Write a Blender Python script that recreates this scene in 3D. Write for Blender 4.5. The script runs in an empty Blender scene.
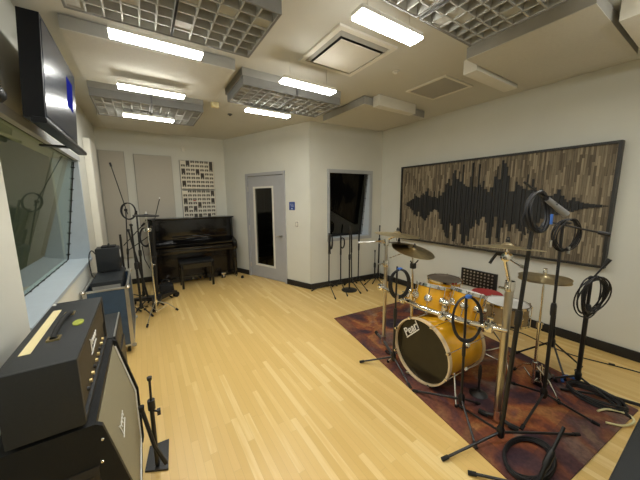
import bpy, bmesh, math, random
from mathutils import Vector, Matrix, Euler
random.seed(11)
SC = bpy.context.scene
COL = SC.collection
PI = math.pi
V = Vector
ORG = {}

# ------------------------------------------------------------------ materials
MATS = {}
def new_mat(name):
    m = bpy.data.materials.new(name); m.use_nodes = True
    nt = m.node_tree
    for n in list(nt.nodes): nt.nodes.remove(n)
    out = nt.nodes.new('ShaderNodeOutputMaterial')
    MATS[name] = m
    return m, nt, out

def simple(name, col, rough=.5, metal=0., var=.08, scale=12., bump=0., coat=0., spec=.5, stretch=None):
    m, nt, out = new_mat(name)
    b = nt.nodes.new('ShaderNodeBsdfPrincipled')
    tc = nt.nodes.new('ShaderNodeTexCoord'); mp = nt.nodes.new('ShaderNodeMapping')
    nz = nt.nodes.new('ShaderNodeTexNoise'); nz.inputs['Scale'].default_value = scale
    nz.inputs['Detail'].default_value = 4
    if stretch: mp.inputs['Scale'].default_value = stretch
    nt.links.new(tc.outputs['Object'], mp.inputs[0]); nt.links.new(mp.outputs[0], nz.inputs['Vector'])
    cr = nt.nodes.new('ShaderNodeValToRGB')
    lo = [max(0, c*(1-var)) for c in col]; hi = [min(1, c*(1+var)) for c in col]
    cr.color_ramp.elements[0].position = .3; cr.color_ramp.elements[1].position = .7
    cr.color_ramp.elements[0].color = (*lo, 1); cr.color_ramp.elements[1].color = (*hi, 1)
    nt.links.new(nz.outputs['Fac'], cr.inputs[0]); nt.links.new(cr.outputs[0], b.inputs['Base Color'])
    b.inputs['Roughness'].default_value = rough; b.inputs['Metallic'].default_value = metal
    b.inputs['Coat Weight'].default_value = coat; b.inputs['Specular IOR Level'].default_value = spec
    if bump:
        n2 = nt.nodes.new('ShaderNodeTexNoise'); n2.inputs['Scale'].default_value = scale*8
        bp = nt.nodes.new('ShaderNodeBump'); bp.inputs['Strength'].default_value = bump
        bp.inputs['Distance'].default_value = .002
        nt.links.new(tc.outputs['Object'], n2.inputs['Vector'])
        nt.links.new(n2.outputs['Fac'], bp.inputs['Height']); nt.links.new(bp.outputs[0], b.inputs['Normal'])
    nt.links.new(b.outputs[0], out.inputs[0])
    return m

simple('wall_paint', (.68, .68, .61), .85, var=.02, scale=3, bump=.05)
simple('ceiling_paint', (.60, .59, .53), .9, var=.02, scale=3)
simple('control_wall', (.42, .46, .40), .9, var=.04)
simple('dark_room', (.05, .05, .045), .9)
simple('fabric_panel', (.50, .47, .40), .95, var=.03, scale=60, bump=.3)
simple('fabric_cloud', (.57, .555, .49), .95, var=.03, scale=60, bump=.2)
simple('cloud_edge', (.33, .325, .295), .95, var=.04)
simple('foam_grey', (.20, .197, .185), .9, var=.05)
simple('foam_light', (.40, .395, .36), .9, var=.05)
simple('foam_dark', (.12, .118, .11), .9, var=.05)
simple('diffuser_white', (.74, .70, .59), .8, var=.04)
simple('diffuser_shade', (.09, .08, .065), .9, var=.1)
simple('white_paint', (.74, .72, .64), .6, var=.02)
simple('vent_white', (.74, .71, .62), .6, var=.02)
simple('vent_grey', (.40, .39, .35), .8, var=.05, scale=200)
simple('grey_frame', (.42, .44, .45), .5, var=.03)
simple('blue_frame', (.47, .53, .59), .45, var=.03)
simple('door_grey', (.40, .405, .42), .55, var=.02)
simple('rubber_base', (.012, .011, .010), .6)
simple('black_plastic', (.012, .012, .013), .45)
simple('black_metal', (.010, .010, .011), .38, spec=.5)
simple('black_rubber', (.008, .008, .008), .8)
simple('black_cable', (.010, .010, .012), .5)
simple('black_tolex', (.009, .010, .0105), .5, var=.15, scale=250, bump=.5, spec=.25)
simple('grey_tolex', (.020, .023, .026), .45, var=.12, scale=250, bump=.5, spec=.35)
simple('piano_black', (.004, .0035, .0035), .14, coat=.35, spec=.35)
simple('piano_brown', (.010, .007, .005), .22, coat=.2, spec=.3)
simple('ivory', (.75, .73, .66), .3)
simple('chrome', (.78, .77, .74), .12, metal=1., var=.02)
simple('satin_steel', (.55, .53, .49), .28, metal=1., var=.05)
simple('aluminium', (.60, .60, .58), .35, metal=.9, var=.05)
simple('dark_steel', (.14, .145, .15), .35, metal=.8, var=.1)
simple('cymbal_bronze', (.76, .65, .42), .34, metal=1., var=.12, scale=20)
simple('cymbal_dark', (.17, .145, .11), .38, metal=.9, var=.2, scale=20)
simple('yellow_lacquer', (.78, .40, .015), .16, var=.22, scale=5, coat=1.)
simple('hoop_wood', (.74, .58, .36), .3, var=.08, coat=.5)
simple('drum_head_black', (.026, .021, .011), .16, spec=.28)
simple('drum_head_brown', (.15, .12, .09), .4)
simple('drum_head_white', (.78, .78, .76), .4, var=.03)
simple('drum_head_bottom', (.35, .27, .18), .4)
simple('snare_wood', (.33, .23, .11), .25, var=.2, scale=8, coat=.6)
simple('red_vinyl', (.40, .015, .02), .4)
simple('blue_tape', (.05, .16, .55), .5)
simple('blue_case', (.042, .078, .135), .45, var=.1)
simple('grille_olive', (.30, .275, .185), .8, var=.12, scale=300, bump=.5)
simple('grille_brown', (.055, .042, .022), .7, var=.2, scale=300, bump=.5)
simple('cream_tape', (.83, .72, .40), .6, var=.03)
simple('gold', (.85, .68, .34), .3, metal=1.)
simple('logo_white', (.85, .85, .82), .4)
simple('green_pick', (.42, .47, .07), .4, var=.3, scale=60)
simple('sign_blue', (.035, .07, .27), .4)
simple('sign_light', (.45, .52, .70), .5)
simple('yellow_cable', (.72, .66, .36), .5)
simple('tv_body', (.006, .007, .010), .4, spec=.2)
simple('tv_screen', (.012, .018, .034), .22, spec=.22)
simple('rug_back', (.08, .05, .04), .95)
simple('wave_black', (.012, .0125, .012), .6)
simple('art_frame', (.022, .021, .018), .5)
simple('red_dot', (.45, .06, .06), .5)

def math_node(nt, op, a, b=None):
    n = nt.nodes.new('ShaderNodeMath'); n.operation = op
    for i, v in enumerate((a, b)):
        if v is None: continue
        if isinstance(v, (int, float)): n.inputs[i].default_value = v
        else: nt.links.new(v, n.inputs[i])
    return n.outputs[0]

def plank_mat(name, across, along, width, length, ramp, rough, gap=.02, grain=.25, coat=0., joint=.3):
    """boards: across / along are axis letters of Object space"""
    m, nt, out = new_mat(name)
    b = nt.nodes.new('ShaderNodeBsdfPrincipled')
    tc = nt.nodes.new('ShaderNodeTexCoord'); sp = nt.nodes.new('ShaderNodeSeparateXYZ')
    nt.links.new(tc.outputs['Object'], sp.inputs[0])
    A = math_node(nt, 'DIVIDE', sp.outputs[across], width)
    row = math_node(nt, 'FLOOR', A)
    wn = nt.nodes.new('ShaderNodeTexWhiteNoise'); wn.noise_dimensions = '1D'; nt.links.new(row, wn.inputs['W'])
    off = math_node(nt, 'MULTIPLY', wn.outputs['Value'], 7.3)
    Bc = math_node(nt, 'ADD', math_node(nt, 'DIVIDE', sp.outputs[along], length), off)
    seg = math_node(nt, 'FLOOR', Bc)
    cb = nt.nodes.new('ShaderNodeCombineXYZ'); nt.links.new(row, cb.inputs[0]); nt.links.new(seg, cb.inputs[1])
    w2 = nt.nodes.new('ShaderNodeTexWhiteNoise'); w2.noise_dimensions = '2D'; nt.links.new(cb.outputs[0], w2.inputs['Vector'])
    # grain
    mp = nt.nodes.new('ShaderNodeMapping')
    s = [60., 60., 60.]; s['XYZ'.index(along)] = 3.; mp.inputs['Scale'].default_value = s
    nz = nt.nodes.new('ShaderNodeTexNoise'); nz.inputs['Scale'].default_value = 1.; nz.inputs['Detail'].default_value = 5
    cb3 = nt.nodes.new('ShaderNodeVectorMath'); cb3.operation = 'ADD'
    nt.links.new(tc.outputs['Object'], mp.inputs[0])
    sc = nt.nodes.new('ShaderNodeVectorMath'); sc.operation = 'SCALE'; sc.inputs['Scale'].default_value = 31.
    nt.links.new(w2.outputs['Color'], sc.inputs[0])
    nt.links.new(mp.outputs[0], cb3.inputs[0]); nt.links.new(sc.outputs[0], cb3.inputs[1])
    nt.links.new(cb3.outputs[0], nz.inputs['Vector'])
    g = math_node(nt, 'MULTIPLY', math_node(nt, 'SUBTRACT', nz.outputs['Fac'], .5), grain*2)
    f = math_node(nt, 'ADD', w2.outputs['Value'], g)
    cr = nt.nodes.new('ShaderNodeValToRGB')
    els = cr.color_ramp.elements
    els[0].position = ramp[0][0]; els[0].color = (*ramp[0][1], 1)
    els[1].position = ramp[-1][0]; els[1].color = (*ramp[-1][1], 1)
    for p, c in ramp[1:-1]:
        e = els.new(p); e.color = (*c, 1)
    nt.links.new(f, cr.inputs[0])
    # thin dark joints
    fa = math_node(nt, 'FRACT', A); fb = math_node(nt, 'FRACT', Bc)
    ja = math_node(nt, 'LESS_THAN', fa, gap); jb = math_node(nt, 'LESS_THAN', fb, gap*width/length)
    j = math_node(nt, 'MAXIMUM', ja, jb)
    mx = nt.nodes.new('ShaderNodeMix'); mx.data_type = 'RGBA'; mx.blend_type = 'MULTIPLY'
    nt.links.new(math_node(nt, 'MULTIPLY', j, joint), mx.inputs[0])
    nt.links.new(cr.outputs[0], mx.inputs[6]); mx.inputs[7].default_value = (.25, .18, .1, 1)
    nt.links.new(mx.outputs[2], b.inputs['Base Color'])
    b.inputs['Roughness'].default_value = rough; b.inputs['Coat Weight'].default_value = coat
    b.inputs['Coat Roughness'].default_value = .25
    nt.links.new(b.outputs[0], out.inputs[0])
    return m
plank_mat('maple_floor', 'X', 'Y', .047, .85,
          [(0., (.74, .495, .165)), (.55, (.78, .53, .19)), (.85, (.81, .57, .215)), (1., (.87, .65, .29))], .36, gap=.03, grain=.3, coat=.12)
plank_mat('reclaimed_wood', 'Y', 'Z', .021, .21,
          [(0., (.095, .075, .048)), (.35, (.155, .124, .080)), (.7, (.215, .175, .114)), (1., (.32, .265, .175))], .75, gap=.09, grain=.9, joint=.6)

def rug_mat():
    m, nt, out = new_mat('rug_pattern')
    b = nt.nodes.new('ShaderNodeBsdfPrincipled'); b.inputs['Roughness'].default_value = .95
    tc = nt.nodes.new('ShaderNodeTexCoord')
    def noise(s, d=6, w=0.):
        n = nt.nodes.new('ShaderNodeTexNoise'); n.inputs['Scale'].default_value = s; n.inputs['Detail'].default_value = d
        n.inputs['Distortion'].default_value = w
        nt.links.new(tc.outputs['Object'], n.inputs['Vector']); return n.outputs['Fac']
    cr = nt.nodes.new('ShaderNodeValToRGB'); e = cr.color_ramp.elements
    e[0].position = .33; e[0].color = (.022, .014, .030, 1)
    e[1].position = .74; e[1].color = (.30, .20, .12, 1)
    for p, c in [(.40, (.07, .028, .035)), (.44, (.16, .045, .028)), (.49, (.30, .085, .026)), (.54, (.40, .17, .055)), (.60, (.27, .09, .045)), (.67, (.15, .085, .08))]:
        x = e.new(p); x.color = (*c, 1)
    nt.links.new(noise(1.9, 10, .8), cr.inputs[0])
    c2 = nt.nodes.new('ShaderNodeValToRGB'); e = c2.color_ramp.elements
    e[0].position = .56; e[0].color = (0, 0, 0, 1); e[1].position = .64; e[1].color = (1, 1, 1, 1)
    nt.links.new(noise(2.6, 10, .5), c2.inputs[0])
    mx = nt.nodes.new('ShaderNodeMix'); mx.data_type = 'RGBA'
    nt.links.new(math_node(nt, 'MULTIPLY', c2.outputs[0], .55), mx.inputs[0]); nt.links.new(cr.outputs[0], mx.inputs[6])
    mx.inputs[7].default_value = (.33, .27, .21, 1)
    # a dark border band, in the rug's own coordinates
    sp = nt.nodes.new('ShaderNodeSeparateXYZ'); nt.links.new(tc.outputs['Object'], sp.inputs[0])
    yy = math_node(nt, 'ABSOLUTE', math_node(nt, 'SUBTRACT', sp.outputs['Y'], 1.24))
    xs = math_node(nt, 'SUBTRACT', sp.outputs['X'], math_node(nt, 'MULTIPLY', sp.outputs['Y'], .187))
    xx = math_node(nt, 'ABSOLUTE', math_node(nt, 'SUBTRACT', xs, .735))
    bd = math_node(nt, 'MAXIMUM', math_node(nt, 'GREATER_THAN', xx, .60), math_node(nt, 'GREATER_THAN', yy, 1.08))
    m2 = nt.nodes.new('ShaderNodeMix'); m2.data_type = 'RGBA'; m2.blend_type = 'MIX'
    nt.links.new(math_node(nt, 'MULTIPLY', bd, .5), m2.inputs[0]); nt.links.new(mx.outputs[2], m2.inputs[6])
    m2.inputs[7].default_value = (.09, .04, .04, 1)
    c3 = nt.nodes.new('ShaderNodeMix'); c3.data_type = 'RGBA'; c3.blend_type = 'MULTIPLY'; c3.inputs[0].default_value = .6
    nt.links.new(m2.outputs[2], c3.inputs[6])
    c4 = nt.nodes.new('ShaderNodeValToRGB'); c4.color_ramp.elements[0].position = .35; c4.color_ramp.elements[1].position = .65
    c4.color_ramp.elements[0].color = (.45, .45, .45, 1)
    nt.links.new(noise(45, 3), c4.inputs[0]); nt.links.new(c4.outputs[0], c3.inputs[7])
    nt.links.new(c3.outputs[2], b.inputs['Base Color']); nt.links.new(b.outputs[0], out.inputs[0])
rug_mat()

def glass_mat(name, tint, ior=1.5, gcol=(.95, .97, .95)):
    m, nt, out = new_mat(name)
    t = nt.nodes.new('ShaderNodeBsdfTransparent'); t.inputs[0].default_value = (*tint, 1)
    g = nt.nodes.new('ShaderNodeBsdfGlossy'); g.inputs['Roughness'].default_value = .01; g.inputs['Color'].default_value = (*gcol, 1)
    f = nt.nodes.new('ShaderNodeFresnel'); f.inputs['IOR'].default_value = ior
    x = nt.nodes.new('ShaderNodeMixShader')
    gm = nt.nodes.new('ShaderNodeNewGeometry')
    front = math_node(nt, 'SUBTRACT', 1., gm.outputs['Backfacing'])     # one mirror reflection per pane
    nt.links.new(math_node(nt, 'MULTIPLY', f.outputs[0], front), x.inputs[0]); nt.links.new(t.outputs[0], x.inputs[1]); nt.links.new(g.outputs[0], x.inputs[2])
    nt.links.new(x.outputs[0], out.inputs[0])
glass_mat('window_glass', (.80, .86, .80), 1.55)
glass_mat('booth_glass', (.5, .5, .48), 1.6)

def emit(name, col, s):
    m, nt, out = new_mat(name)
    e = nt.nodes.new('ShaderNodeEmission'); e.inputs[0].default_value = (*col, 1); e.inputs[1].default_value = s
    nt.links.new(e.outputs[0], out.inputs[0])
emit('lamp_white', (1., .99, .93), 56.)
emit('fill_lamp_glow', (.95, 1., .92), 9.)
emit('screen_blue', (.03, .04, .42), .5)
simple('mic_grey', (.22, .22, .22), .4)

# ------------------------------------------------------------------ geometry builder
class MB:
    def __init__(s): s.bm = bmesh.new(); s.mi = 0; s.mx = None
    def _v(s, p):
        p = V(p)
        if s.mx is not None: p = s.mx @ p
        return s.bm.verts.new(p)
    def face(s, vs, smooth=False):
        try:
            f = s.bm.faces.new(vs); f.smooth = smooth; f.material_index = s.mi; return f
        except ValueError: return None
    def hexa(s, c):   # 8 corners: bottom 4 ccw, top 4 ccw
        v = [s._v(p) for p in c]
        for q in ((3,2,1,0),(4,5,6,7),(0,1,5,4),(1,2,6,5),(2,3,7,6),(3,0,4,7)): s.face([v[i] for i in q])
        return s
    def box(s, x0, x1, y0, y1, z0, z1, bev=0.):
        if bev <= 0:
            return s.hexa([(x0,y0,z0),(x1,y0,z0),(x1,y1,z0),(x0,y1,z0),(x0,y0,z1),(x1,y0,z1),(x1,y1,z1),(x0,y1,z1)])
        t = bmesh.new(); bmesh.ops.create_cube(t, size=1.)
        for v in t.verts: v.co = V(((x0+x1)/2+v.co.x*(x1-x0), (y0+y1)/2+v.co.y*(y1-y0), (z0+z1)/2+v.co.z*(z1-z0)))
        bmesh.ops.bevel(t, geom=t.edges[:], offset=min(bev, (x1-x0)*.45, (y1-y0)*.45, (z1-z0)*.45), segments=2, affect='EDGES', profile=.6)
        return s.merge(t)
    def merge(s, t):
        mp = {}
        for v in t.verts: mp[v] = s._v(v.co)
        for f in t.faces: s.face([mp[v] for v in f.verts], f.smooth)
        t.free(); return s
    def prism(s, pts, axis, a, b):
        """pts: 2-D outline, extruded along axis from a to b"""
        def P(p, t):
            if axis == 'x': return (t, p[0], p[1])
            if axis == 'y': return (p[0], t, p[1])
            return (p[0], p[1], t)
        A = [s._v(P(p, a)) for p in pts]; B = [s._v(P(p, b)) for p in pts]; n = len(pts)
        s.face(A[::-1]); s.face(B)
        for i in range(n): s.face([A[i], A[(i+1)%n], B[(i+1)%n], B[i]])
        return s
    def tube(s, pts, r, n=8, closed=False, r1=None):
        pts = [V(p) for p in pts]; N = len(pts); rings = []; up = None
        for i, p in enumerate(pts):
            if closed: d = pts[(i+1)%N]-pts[i-1]
            else: d = pts[min(i+1, N-1)]-pts[max(i-1, 0)]
            if d.length < 1e-9: d = V((0,0,1))
            d.normalize()
            if up is None:
                up = V((0,0,1)) if abs(d.z) < .9 else V((1,0,0))
            a = d.cross(up)
            if a.length < 1e-4: up = V((1,.3,0)); a = d.cross(up)
            a.normalize(); b = a.cross(d).normalized(); up = b
            rr = r if r1 is None else r+(r1-r)*i/max(1, N-1)
            rings.append([s._v(p+a*rr*math.cos(2*PI*k/n)+b*rr*math.sin(2*PI*k/n)) for k in range(n)])
        for i in range(N if closed else N-1):
            A, B = rings[i], rings[(i+1)%N]
            for k in range(n): s.face([A[k], A[(k+1)%n], B[(k+1)%n], B[k]], True)
        if not closed: s.face(rings[0][::-1]); s.face(rings[-1])
        return s
    def cyl(s, p0, p1, r, n=12, r1=None): return s.tube([p0, p1], r, n, r1=r1)
    def lathe(s, prof, c=(0,0,0), ax=(0,0,1), n=28, closed=False):
        """prof: (radius, height) pairs turned round axis ax through c"""
        ax = V(ax).normalized(); c = V(c)
        a = ax.orthogonal().normalized(); b = ax.cross(a)
        rings = []
        for r, h in prof:
            if r < 1e-6: rings.append([s._v(c+ax*h)])
            else: rings.append([s._v(c+ax*h+a*r*math.cos(2*PI*k/n)+b*r*math.sin(2*PI*k/n)) for k in range(n)])
        m = len(rings)
        for i in range(m if closed else m-1):
            A, B = rings[i], rings[(i+1)%m]
            for k in range(n):
                k2 = (k+1)%n
                if len(A) == 1 and len(B) == 1: continue
                if len(A) == 1: s.face([A[0], B[k2], B[k]], True)
                elif len(B) == 1: s.face([A[k], A[k2], B[0]], True)
                else: s.face([A[k], A[k2], B[k2], B[k]], True)
        if not closed:
            if len(rings[0]) > 1: s.face(rings[0][::-1])
            if len(rings[-1]) > 1: s.face(rings[-1])
        return s
    def build(s, name, mats, parent=None, org=None):
        bmesh.ops.recalc_face_normals(s.bm, faces=s.bm.faces[:])
        o0 = ORG[parent.name] if parent is not None else V(org or (0,0,0))
        for v in s.bm.verts: v.co -= o0
        me = bpy.data.meshes.new(name); s.bm.to_mesh(me); s.bm.free()
        for m in ([mats] if isinstance(mats, str) else mats): me.materials.append(MATS[m])
        o = bpy.data.objects.new(name, me); COL.objects.link(o)
        # sharp edges where the angle is big
        try: me.set_sharp_from_angle(angle=math.radians(40))
        except Exception: pass
        if parent is not None: o.parent = parent
        else: o.location = o0
        ORG[o.name] = o0
        return o

def spline(pts, n=6):
    P = [V(p) for p in pts]; out = []
    for i in range(len(P)-1):
        a, b, c, d = P[max(i-1,0)], P[i], P[i+1], P[min(i+2,len(P)-1)]
        for k in range(n):
            t = k/n; out.append(.5*((2*b)+(c-a)*t+(2*a-5*b+4*c-d)*t*t+(3*b-a-3*c+d)*t**3))
    return out+[P[-1]]

def thing(name, label, cat, loc, group=None):
    o = bpy.data.objects.new(name, None); COL.objects.link(o); o.location = loc; o.empty_display_size = .1
    o['label'] = label; o['category'] = cat
    if group: o['group'] = group
    ORG[o.name] = V(loc); return o
def tag(o, label, cat, group=None):
    o['label'] = label; o['category'] = cat
    if group: o['group'] = group
    return o
def struct(o): o['kind'] = 'structure'; return o
def plabel(o, l): o['label'] = l; return o

# ------------------------------------------------------------------ room shell
H = 2.93; LX = -.6; RX = 4.06; BY = 6.42; WY = 4.17; RY = -1.25
struct(MB().box(-3.4, 4.3, RY-.1, 7.6, -.1, 0).build('floor', 'maple_floor'))
struct(MB().box(-.9, 4.3, RY-.1, 7.6, H, H+.1).build('ceiling', 'ceiling_paint'))
m = MB()
m.box(-.86, LX, RY, 2.15, 0, H); m.box(-.86, LX, 4.5, BY+.2, 0, H)
m.box(-.86, LX, 2.15, 4.5, 2.15, H); m.box(-.86, LX, 2.15, 4.5, 0, .92)
struct(m.build('wall_left', 'wall_paint'))
struct(MB().box(-.86, 1.64, BY, BY+.15, 0, H).build('wall_back', 'wall_paint'))
struct(MB().box(RX, RX+.15, RY, 4.35, 0, H).build('wall_right', 'wall_paint'))
struct(MB().box(-.86, 4.2, RY-.12, RY, 0, H).build('wall_rear', 'wall_paint'))
WA = V((2.48, 4.16, 0)); WB = V((4.07, 4.02, 0)); we = (WB-WA).normalized()
WM = Matrix(((we.x, -we.y, 0, WA.x), (we.y, we.x, 0, WA.y), (0, 0, 1, 0), (0, 0, 0, 1)))
m = MB(); m.mx = WM
m.box(0, .37, 0, .2, 0, H); m.box(1.31, 1.60, 0, .2, 0, H)
m.box(.37, 1.31, 0, .2, 0, .90); m.box(.37, 1.31, 0, .2, 2.12, H)
struct(m.build('wall_window_side', 'wall_paint'))
# angled door wall: local x runs along the wall, local y goes outward
Acor = V((2.48, 4.16, 0)); Bcor = V((1.62, BY, 0)); e = (Bcor-Acor).normalized(); nrm = V((e.y, -e.x, 0))
DM = Matrix(((e.x, nrm.x, 0, Acor.x), (e.y, nrm.y, 0, Acor.y), (0, 0, 1, 0), (0, 0, 0, 1)))
LW = (Bcor-Acor).length
m = MB(); m.mx = DM
m.box(.02, .60, 0, .14, 0, H); m.box(1.69, LW, 0, .14, 0, H); m.box(.60, 1.69, 0, .14, 2.15, H)
struct(m.build('wall_door_side', 'wall_paint'))
# skirting
def base(name, pts_box, mx=None):
    m = MB(); m.mx = mx; m.box(*pts_box, bev=.004); struct(m.build(name, 'rubber_base'))
base('baseboard_right', (RX-.018, RX-.001, RY+.02, 4.00, 0, .105))
base('baseboard_window_side', (-.005, 1.565, -.018, -.001, 0, .105), WM)
base('baseboard_door_near', (-.005, .595, -.018, -.001, 0, .105), DM)
base('baseboard_door_far', (1.705, LW-.02, -.018, -.001, 0, .105), DM)
base('baseboard_back', (-.58, 1.60, BY-.018, BY-.001, 0, .105))
# rooms seen dimly through the glass
m = MB(); m.box(-3.35, -3.25, .5, 7.5, 0, H); m.box(-3.3, -.9, .4, .5, 0, H); m.box(-3.3, -.9, 7.4, 7.5, 0, H)
struct(m.build('wall_control_room', 'control_wall'))
struct(MB().box(-3.3, -.9, .4, 7.5, H, H+.1).build('ceiling_control_room', 'control_wall'))
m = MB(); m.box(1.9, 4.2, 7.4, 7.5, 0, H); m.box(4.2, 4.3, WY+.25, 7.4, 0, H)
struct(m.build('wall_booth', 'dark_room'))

t = thing('added_fill_lamp', 'added fill lamp in the control room, brightening the left window', 'light', (-2.2, 4.0, H))  # added lamp, put in to brighten what shows through the left window
MB().box(-2.5,-1.9,3.4,4.6,H-.05,H-.001).build('housing','white_paint',t)
MB().box(-2.48,-1.92,3.42,4.58,H-.056,H-.0505).build('lens','fill_lamp_glow',t)
# window_1: wide control room window, pane leaning out at the foot
w1 = MB().box(-.635, -.590, 2.10, 4.53, 2.118, 2.178).build('window_1', 'grey_frame')
struct(w1)
m = MB(); m.box(-.86, -.59, 2.15, 4.5, .895, .925); m.build('window_sill', 'blue_frame', w1)
m = MB(); m.hexa([(-.84,4.49,.925),(-.60,4.44,.925),(-.60,4.505,.925),(-.84,4.505,.925),(-.84,4.49,2.13),(-.60,4.44,2.13),(-.60,4.505,2.13),(-.84,4.505,2.13)])
m.build('window_reveal', 'blue_frame', w1)
m = MB(); m.hexa([(-.83,2.16,.925),(-.815,2.16,.925),(-.815,4.44,.925),(-.83,4.44,.925),(-.655,2.16,2.135),(-.64,2.16,2.135),(-.64,4.44,2.135),(-.655,4.44,2.135)])
m.build('window_pane', 'window_glass', w1)
m = MB()
m.tube([(-.812,4.43,.93),(-.638,4.43,2.10)], .006, 6); m.tube([(-.812,2.17,.93),(-.812,4.43,.93)], .004, 6); m.tube([(-.634,2.17,2.122),(-.634,4.43,2.122)], .006, 6)
for k in range(9):
    t = (k+.5)/9; m.box(-.812+.174*t-.012, -.812+.174*t+.014, 4.405, 4.44, .93+1.17*t-.006, .93+1.17*t+.006)
for k in range(12):
    y = 2.3+k*.18; m.box(-.812, -.80, y, y+.012, .927, .934)
m.build('window_gasket', 'black_rubber', w1)

# window_2: booth window
w2 = MB(); w2.mx = WM
for b in ((.338,.385,.86,2.165),(1.295,1.342,.86,2.165),(.385,1.295,2.105,2.165),(.385,1.295,.86,.915)): w2.box(b[0],b[1],-.022,.02,b[2],b[3])
w2 = struct(w2.build('window_2', 'grey_frame'))
m = MB(); m.mx = WM
m.hexa([(1.215,.17,.91),(1.215,.19,.91),(1.31,.19,.91),(1.31,.0,.91),(1.265,.03,2.11),(1.265,.05,2.11),(1.31,.05,2.11),(1.31,.0,2.11)])
m.box(.385, 1.30, 0, .19, .895, .925); m.build('window_reveal', 'blue_frame', w2)
m = MB(); m.mx = WM; m.hexa([(.385,.16,.925),(1.235,.16,.925),(1.235,.17,.925),(.385,.17,.925),(.385,.04,2.11),(1.28,.04,2.11),(1.28,.05,2.11),(.385,.05,2.11)])
m.build('window_pane', 'booth_glass', w2)
m = MB(); m.mx = WM; m.tube([(1.228,.152,.93),(1.268,.032,2.10)], .006, 6); m.tube([(.39,.152,.93),(1.228,.152,.93)], .005, 6)
for k in range(9):
    t = (k+.5)/9; m.box(1.215+.04*t, 1.24+.04*t, .14-.12*t, .155-.12*t, .92+1.17*t, .932+1.17*t)
m.build('window_gasket', 'black_rubber', w2)

# door_1
d = MB(); d.mx = DM
d.box(.585,.635,-.02,.10,0,2.16); d.box(1.655,1.705,-.02,.10,0,2.16); d.box(.635,1.655,-.02,.10,2.105,2.16)
d = struct(d.build('door_1', 'door_grey'))
m = MB(); m.mx = DM
m.box(.64,.93,.01,.055,.01,2.10); m.box(1.485,1.65,.01,.055,.01,2.10); m.box(.93,1.485,.01,.055,.01,.27); m.box(.93,1.485,.01,.055,1.88,2.10)
m.build('door_leaf', 'door_grey', d)
m = MB(); m.mx = DM
for b in ((.915,.95,-.0,.06,.255,1.895),(1.465,1.50,-.0,.06,.255,1.895),(.95,1.465,-.0,.06,.255,.29),(.95,1.465,-.0,.06,1.86,1.895)): m.box(*b)
m.build('lite_frame', 'white_paint', d)
m = MB(); m.mx = DM; m.box(.95,1.465,.025,.035,.29,1.86); m.build('window_pane', 'booth_glass', d)
m = MB(); m.mx = DM; m.cyl((.72,.01,.93),(.72,-.05,.93),.025,12); m.tube([(.72,-.05,.93),(.80,-.055,.93),(.84,-.055,.925)],.009,8)
m.build('door_handle', 'satin_steel', d)
for z in (.25, 1.05, 1.85):
    m = MB(); m.mx = DM; m.cyl((1.648,-.005,z-.05),(1.648,-.005,z+.05),.010,8); m.build('hinge', 'satin_steel', d)

# ------------------------------------------------------------------ ceiling fittings
def diffuser(parent, mx, w, h, nx, ny, dep, names, seed, fr='foam_light', bl='foam_grey', bk='foam_dark', wall=.009, lightp=.14, front=True):
    """egg-crate grid in local x,y opening towards -z, with blocks at mixed depths inside the cells"""
    R = random.Random(seed); cw, ch = w/nx, h/ny
    m = MB(); m.mx = mx
    for i in range(nx+1): m.box(i*cw-wall/2, i*cw+wall/2, 0, h, -dep, 0)
    for j in range(ny+1): m.box(0, w, j*ch-wall/2, j*ch+wall/2, -dep, 0)
    m.build('lattice', fr, parent)
    m = MB(); m.mx = mx
    for i in range(nx):
        for j in range(ny):
            r = R.random()
            d_ = dep*(.88 if r < lightp else (.35 if r < lightp+.2 else .10))
            m.mi = 1 if r < lightp else 0
            m.box(i*cw+wall/2, (i+1)*cw-wall/2, j*ch+wall/2, (j+1)*ch-wall/2, -d_, -.001)
    m.build('block', [bl, fr], parent)
    parent.children

def grid_cloud(label, x0, x1, y0, y1, units, ztop=H, zb=2.80, seed=1, ext=.06):
    t = thing('acoustic_diffuser', label, 'acoustic panel', ((x0+x1)/2, (y0+y1)/2, H), 'grid diffusers hung under the ceiling')
    m = MB(); m.box(x0-.02, x1+.02, y0-.01, y1+ext, 2.856, H-.001, bev=.004); m.build('upper_frame', 'cloud_edge', t)
    for (a, b) in units:
        mx = Matrix.Translation((a, y0, 2.855))
        m = MB(); m.mx = mx
        m.box(-.012, 0, 0, y1-y0, -.087, 0); m.box(b-a, b-a+.012, 0, y1-y0, -.087, 0)
        m.box(-.012, b-a+.012, -.012, 0, -.087, 0); m.box(-.012, b-a+.012, y1-y0, y1-y0+.012, -.087, 0)
        m.build('side_rail', 'foam_grey', t)
        diffuser(t, mx, b-a, y1-y0, max(1, round((b-a)/.098)), max(1, round((y1-y0)/.098)), .082, None, seed); seed += 1
    if len(units) > 1:
        g = (units[0][1]+units[1][0])/2
        MB().box(g-.008, g+.008, y0-.03, y0-.013, 2.775, H-.001).build('bracket', 'dark_steel', t)
    return t
grid_cloud('grid diffuser at top left, nearest the television, the largest looking one', -.27, .815, 1.71, 2.31, [(-.27, .27), (.28, .815)], seed=3, ext=.0)
grid_cloud('grid diffuser further back at the left, between the two short strip lights', -.36, .77, 4.01, 4.80, [(-.36, .19), (.22, .77)], seed=9, ext=.0)
grid_cloud('grid diffuser in the middle of the ceiling in front of the door', .96, 2.13, 2.86, 3.43, [(.96, 1.535), (1.555, 2.13)], seed=15)
grid_cloud('grid diffuser at top right, above the drum kit', .99, 2.165, .62, 1.27, [(.99, 1.55), (1.60, 2.165)], seed=22, ext=.0)

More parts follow.
